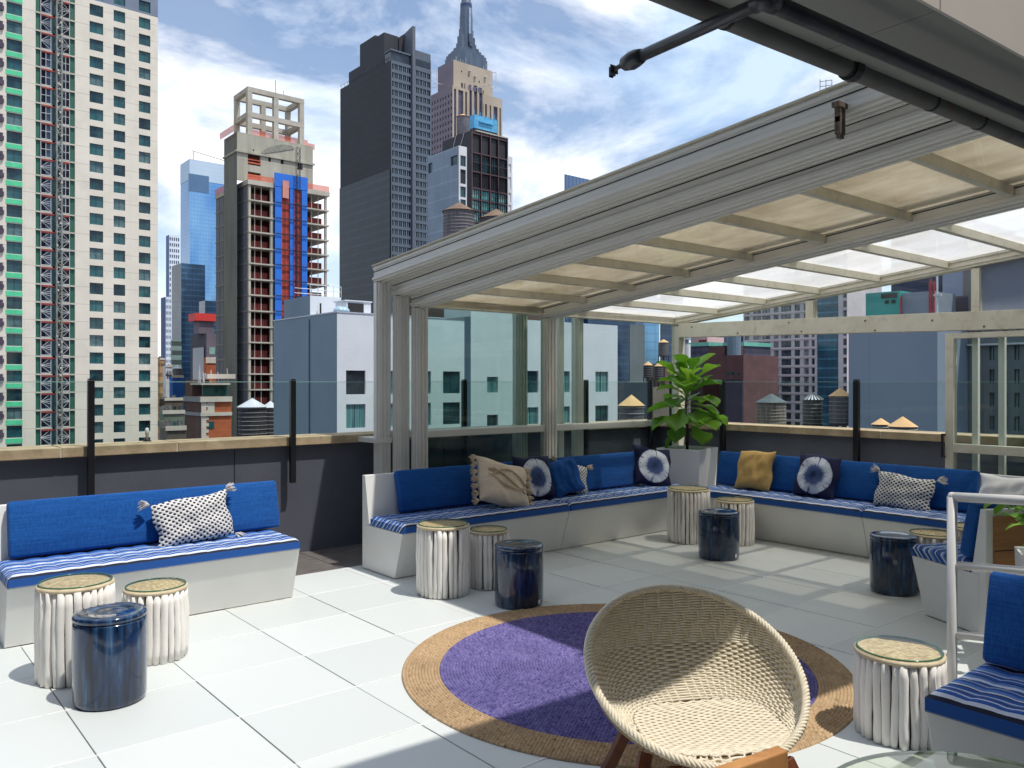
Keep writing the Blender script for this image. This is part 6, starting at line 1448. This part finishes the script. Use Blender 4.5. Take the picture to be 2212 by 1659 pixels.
m_aw = M('room_window', lin(30, 36, 48), lin(150, 154, 160), .55, .2, space='world', stretch=(1, 1.4, .8), dirt=(.8, lin(24, 30, 40), .9)); m_aw2 = M('room_window_dark', lin(28, 36, 48), lin(84, 92, 104), .6, .15, space='world')
windows(ta.t, 'L', ta.u0, hl, .5, [m_aw, m_aw2, m_aw2], limit=100, mull=1, mmat=M('apt_frame', lin(40, 44, 52), None, 1, .6))
part('glass_bay', pane('L', ta.u0, glz[0], .5), M('bay_glass', lin(60, 98, 116), lin(36, 64, 84), .12, .12, .2, space='world', lines=((2, pt_, zr0 - .5, .5, 2.0), (1, 1.7, 0, .12, .6)), dirt=(.25, lin(80, 120, 130), .6)), ta.t)
mb = MB()
for k in range(-9, 12): z = zr0 - pt_*k + .35; mb.box(ta.u0 - .25, ta.u0 - .01, FA(1762), ta.v1, z, z + .22)
part('sill_bands', mb, M('band_pink', lin(208, 192, 194), None, 1, .8), ta.t)
# red-brown building
tb_ = lface('brick_building', 'red-brown brick building with stepped top right of the fig tree', 1518, 1606, 190, 768, M('oxblood_brick', lin(92, 62, 62), lin(76, 52, 54), .4, .9, space='world', lines=((2, .7, 0, .1, .88),)))
tb_.body(tb_.mat)
FB = lambda x: atU(x, 0, tb_.u0)[0]; ZB = lambda x, y: atU(x, y, tb_.u0)[1]
part('upper_step', MB().box(tb_.u0 + .5, tb_.u0 + 8, FB(1562), FB(1529), tb_.zt, ZB(1545, 747)), tb_.mat, tb_.t)
mb = MB()
for r_ in range(6):
    for x in (1570, 1576, 1582, 1595): mb.box(tb_.u0 - .1, tb_.u0 - .01, FB(x + 3.5), FB(x), ZB(x, 810 + r_*16), ZB(x, 803 + r_*16))
part('dark_windows', mb, m_teal2, tb_.t)
part('lower_facade', MB().box(tb_.u0 - .35, tb_.u0 - .12, FB(1606), FB(1566), GZ, ZB(1580, 822)), M('violet_brick', lin(66, 60, 76), lin(54, 50, 64), .3, .9, space='world'), tb_.t)
part('water_cylinder', MB().lathe([(1.6, tb_.zt), (1.6, tb_.zt + 4.5), (.1, tb_.zt + 5.4)], tb_.u0 + 2, FB(1574), 14), M('galv_tank', lin(96, 116, 130), None, 1, .5), tb_.t)
m_corn = M('copper_green', lin(110, 178, 160), lin(92, 156, 142), .3, .7, space='world')
for nm, xa, xb, d, yt in (('grey-violet building with green copper cornice behind the fig tree', 1490, 1532, 260, 748), ('dark building with green copper cornice between red brick and apartments', 1567, 1608, 250, 748)):
    t = lface('corniced_building', nm, xa, xb, d, yt, M('violet_wall', lin(86, 84, 104), lin(70, 70, 90), .3, .85, space='world', lines=((2, 3.4, 0, 1.2, .6), (1, 2.6, 0, .9, .8)))); t.body(t.mat)
    part('copper_cornice', MB().box(t.u0 - .8, t.u1, t.v0 - .4, t.v1 + .4, t.zt, t.zt + 1.2), m_corn, t.t)
t = lface('pink_building', 'pale pink rooftop block glimpsed under the tie beam', 1492, 1528, 420, 728, M('pale_pink', lin(206, 176, 172), lin(190, 158, 156), .2, .8, space='world')); t.body(t.mat)
part('red_roof_unit', MB().box(t.u0 - .3, t.u0 + 4, atU(1526, 0, t.u0)[0], atU(1510, 0, t.u0)[0], atU(1518, 744, t.u0)[1], atU(1518, 734, t.u0)[1]), M('red_unit', lin(130, 50, 54), None, 1, .8), t.t)
for lb, xa, xb, yt in (('dark slab tower glimpsed between pink block and sky gap', 1535, 1558, 700), ('dark slab tower touching the apartment block edge', 1590, 1612, 712)):
    t = lface('slab_tower', lb, xa, xb, 520, yt, m_paleb if False else M('dusk_blue', lin(64, 78, 104), lin(54, 66, 92), .05, .5, space='world', lines=((2, 4, 0, 1.2, .7),))); t.body(t.mat)
p = atD(1483, 860, 33); t = thing('vent_stack', 'white cylindrical vent stack beside the enclosure corner', 'vent', (p[0], p[1], GZ))
r_ = 8.5*33/FPX; zt_ = CAMH + (HY - 744)*33/FPX
part('pipe', MB().lathe([(r_, GZ), (r_, zt_)], p[0], p[1], 24), M('white_paint', lin(226, 230, 232), lin(206, 212, 216), .6, .5), t, smooth=False)
part('rain_cap', MB().lathe([(r_*1.1, zt_ + .18), (r_*.9, zt_ + .34), (r_*.2, zt_ + .5)], p[0], p[1], 24).lathe([(r_*.6, zt_), (r_*.6, zt_ + .2)], p[0], p[1], 12), M('cap_zinc', lin(150, 165, 180), None, 1, .4), t)
# blank blue wall and its rooftop plant
tw = lface('windowless_building', 'broad windowless slate-blue wall beyond the right parapet', 1833, 2025, 60, 700, M('violet_blue_render', lin(128, 142, 158), lin(118, 132, 148), .12, .85, space='world', lines=((1, 6.9, 2.55, .05, .8), (2, 9, 0, .04, .92))))
tw.body(tw.mat); FW = lambda x: atU(x, 0, tw.u0)[0]; ZW = lambda x, y: atU(x, y, tw.u0)[1]
part('coping', MB().box(tw.u0 - .08, tw.u0 + .3, tw.v0, tw.v1, tw.zt, tw.zt + .12), m_stl, tw.t)
part('teal_chiller', MB().box(tw.u0 + 1, tw.u0 + 3, FW(1930), FW(1856), tw.zt + .2, ZW(1890, 629)), M('chiller_teal', (.03, .30, .27, 1), (.02, .24, .22, 1), .5, .5, space='world'), tw.t)
part('chiller_grille', MB().box(tw.u0 + .94, tw.u0 + .99, FW(1924), FW(1890), ZW(1890, 643), ZW(1890, 633)).box(tw.u0 + .94, tw.u0 + .99, FW(1920), FW(1912), ZW(1890, 655), ZW(1890, 648)).box(tw.u0 + .94, tw.u0 + .99, FW(1906), FW(1898), ZW(1890, 655), ZW(1890, 648)), m_seal, tw.t)
part('plant_room', MB().box(tw.u0 + 1.2, tw.u0 + 5, FW(2000), FW(1932), tw.zt + .13, ZW(1970, 628)), M('plant_grey', lin(132, 142, 156), None, 1, .7), tw.t)
part('red_pipes', MB().tube([(tw.u0 + .8, FW(2006), tw.zt), (tw.u0 + .8, FW(2006), ZW(2006, 606)), (tw.u0 + .8, FW(1998), ZW(2006, 606)), (tw.u0 + .8, FW(1998), tw.zt)], .09, 6).tube([(tw.u0 + .7, FW(2001), tw.zt), (tw.u0 + .7, FW(2001), ZW(2006, 600))], .09, 6).tube([(tw.u0 + .7, FW(1936), ZW(1936, 640)), (tw.u0 + .7, FW(1936), tw.zt)], .07, 6), M('red_pipe', (.35, .03, .05, 1), None, 1, .5), tw.t)
part('white_mast', MB().tube([(tw.u0 + .7, FW(2015), tw.zt), (tw.u0 + .7, FW(2015), tw.zt + 6)], .08, 6).box(tw.u0 + .6, tw.u0 + .8, FW(2024), FW(2008), ZW(2015, 638), ZW(2015, 634)), m_stl, tw.t)
for lb, xa, xb, d, yt, col in (('dark navy block behind the teal chiller', 1925, 2036, 90, 480, lin(46, 58, 86)), ('pale grey-blue block seen above the tie beam at right', 2036, 2082, 85, 470, lin(150, 160, 186)), ('brown block seen above the tie beam next to the mullion', 2080, 2150, 80, 500, lin(120, 110, 112))):
    t = lface('building_block', lb, xa, xb, d, yt, M('block_%s' % lb.split()[1], col, tuple(q*.88 for q in col[:3]) + (1,), .3, .8, space='world')); t.body(t.mat)
tx = lface('brick_strip_building', 'dark brick wall with pale floor lines between blue wall and door frame', 2025.5, 2100, 66, 640, M('plum_brick', lin(74, 64, 74), lin(62, 54, 64), .5, .85, space='world', lines=((2, 2.45, 1.0, .16, 2.2), (1, 2.4, 0, .12, 1.6)))); tx.body(tx.mat)
# grey stone building behind the door glass
ty = lface('stone_building', 'grey stone building with tall paired windows seen through the sliding door glass', 2092, 2330, 58, 520, M('grey_stone', lin(120, 124, 126), lin(104, 110, 114), .35, .85, space='world', dirt=(.5, lin(90, 92, 92), .4)), back=16)
FY = lambda x: atU(x, 0, ty.u0)[0]; ZY = lambda y: atU(2140, y, ty.u0)[1]
hl = []
for r_ in range(-2, 7):
    for i in range(6):
        x = 2137 + i*27; a, b = FY(x + 12), FY(x); hl.append((a, b, ZY(778 + r_*50), ZY(748 + r_*50)))
for i in range(8): x = 2100 + i*29; hl.append((FY(x + 24), FY(x), ZY(738), ZY(706)))
hl = [h for h in hl if not (h[2] < ZY(742) and h[3] > ZY(742))]
seen = []; 
for h in hl:
    if all(h[1] <= g[0] or h[0] >= g[1] or h[3] <= g[2] or h[2] >= g[3] for g in seen): seen.append(h)
ty.body(ty.mat, (), seen, .35); windows(ty.t, 'L', ty.u0, seen, .35, [M('pale_blind', lin(178, 200, 200), lin(60, 84, 90), .8, .3, space='world', stretch=(1, 2.5, .3)), m_teal2], mull=1, mmat=bpy.data.materials['window_frame'])
part('cornice', MB().box(ty.u0 - .35, ty.u0 - .01, ty.v0, ty.v1, ZY(746), ZY(742)), m_stl, ty.t)
# more city far off so the horizon is closed from a step aside
rnd = random.Random(99)
for i, (xc, d, w_, yt) in enumerate(((1500, 900, 60, 790), (1560, 1100, 50, 800), (1640, 700, 60, 760), (520, 900, 60, 760), (620, 1200, 60, 790), (800, 1000, 80, 770), (1180, 900, 70, 740), (1900, 800, 90, 740), (2120, 700, 90, 730), (352, 700, 20, 792))):
    col = lin(rnd.randint(110, 160), rnd.randint(120, 150), rnd.randint(140, 170))
    simple(['pale far block behind the fig tree', 'far block behind the red brick building', 'far block behind the apartments', 'far block behind the bare concrete tower', 'far block behind the hotel penthouse', 'far block behind the dark tower', 'far block behind the hotel wing', 'far block behind the blank blue wall', 'far block behind the stone building', 'small far block low in the left gap'][i],
           xc, d, xc - w_*.4, xc + w_, yt, M('far_block_%s' % 'abcdefghij'[i], col, tuple(q*.9 for q in col[:3]) + (1,), .03, .8, space='world', lines=((2, 4, 0, 1.4, .75), (0, 4, 0, 1.6, .85))), name='far_building')
# little flue on the coping
vp = thing('flue_pipe', 'tiny white-tipped pipe stub standing on the left coping before the beige tower', 'pipe stub', (2.02, 7.27, 1.07))
part('pipe', MB().lathe([(.012, .0), (.012, .05), (.016, .052), (.018, .09), (.012, .11), (.002, .115)], n=12), m_stl, vp, local=True, smooth=True)
part('foot', MB().box(-.03, .03, -.02, .02, -.001, .008).box(-.02, -.012, -.012, .012, .008, .03), m_blk, vp, local=True)
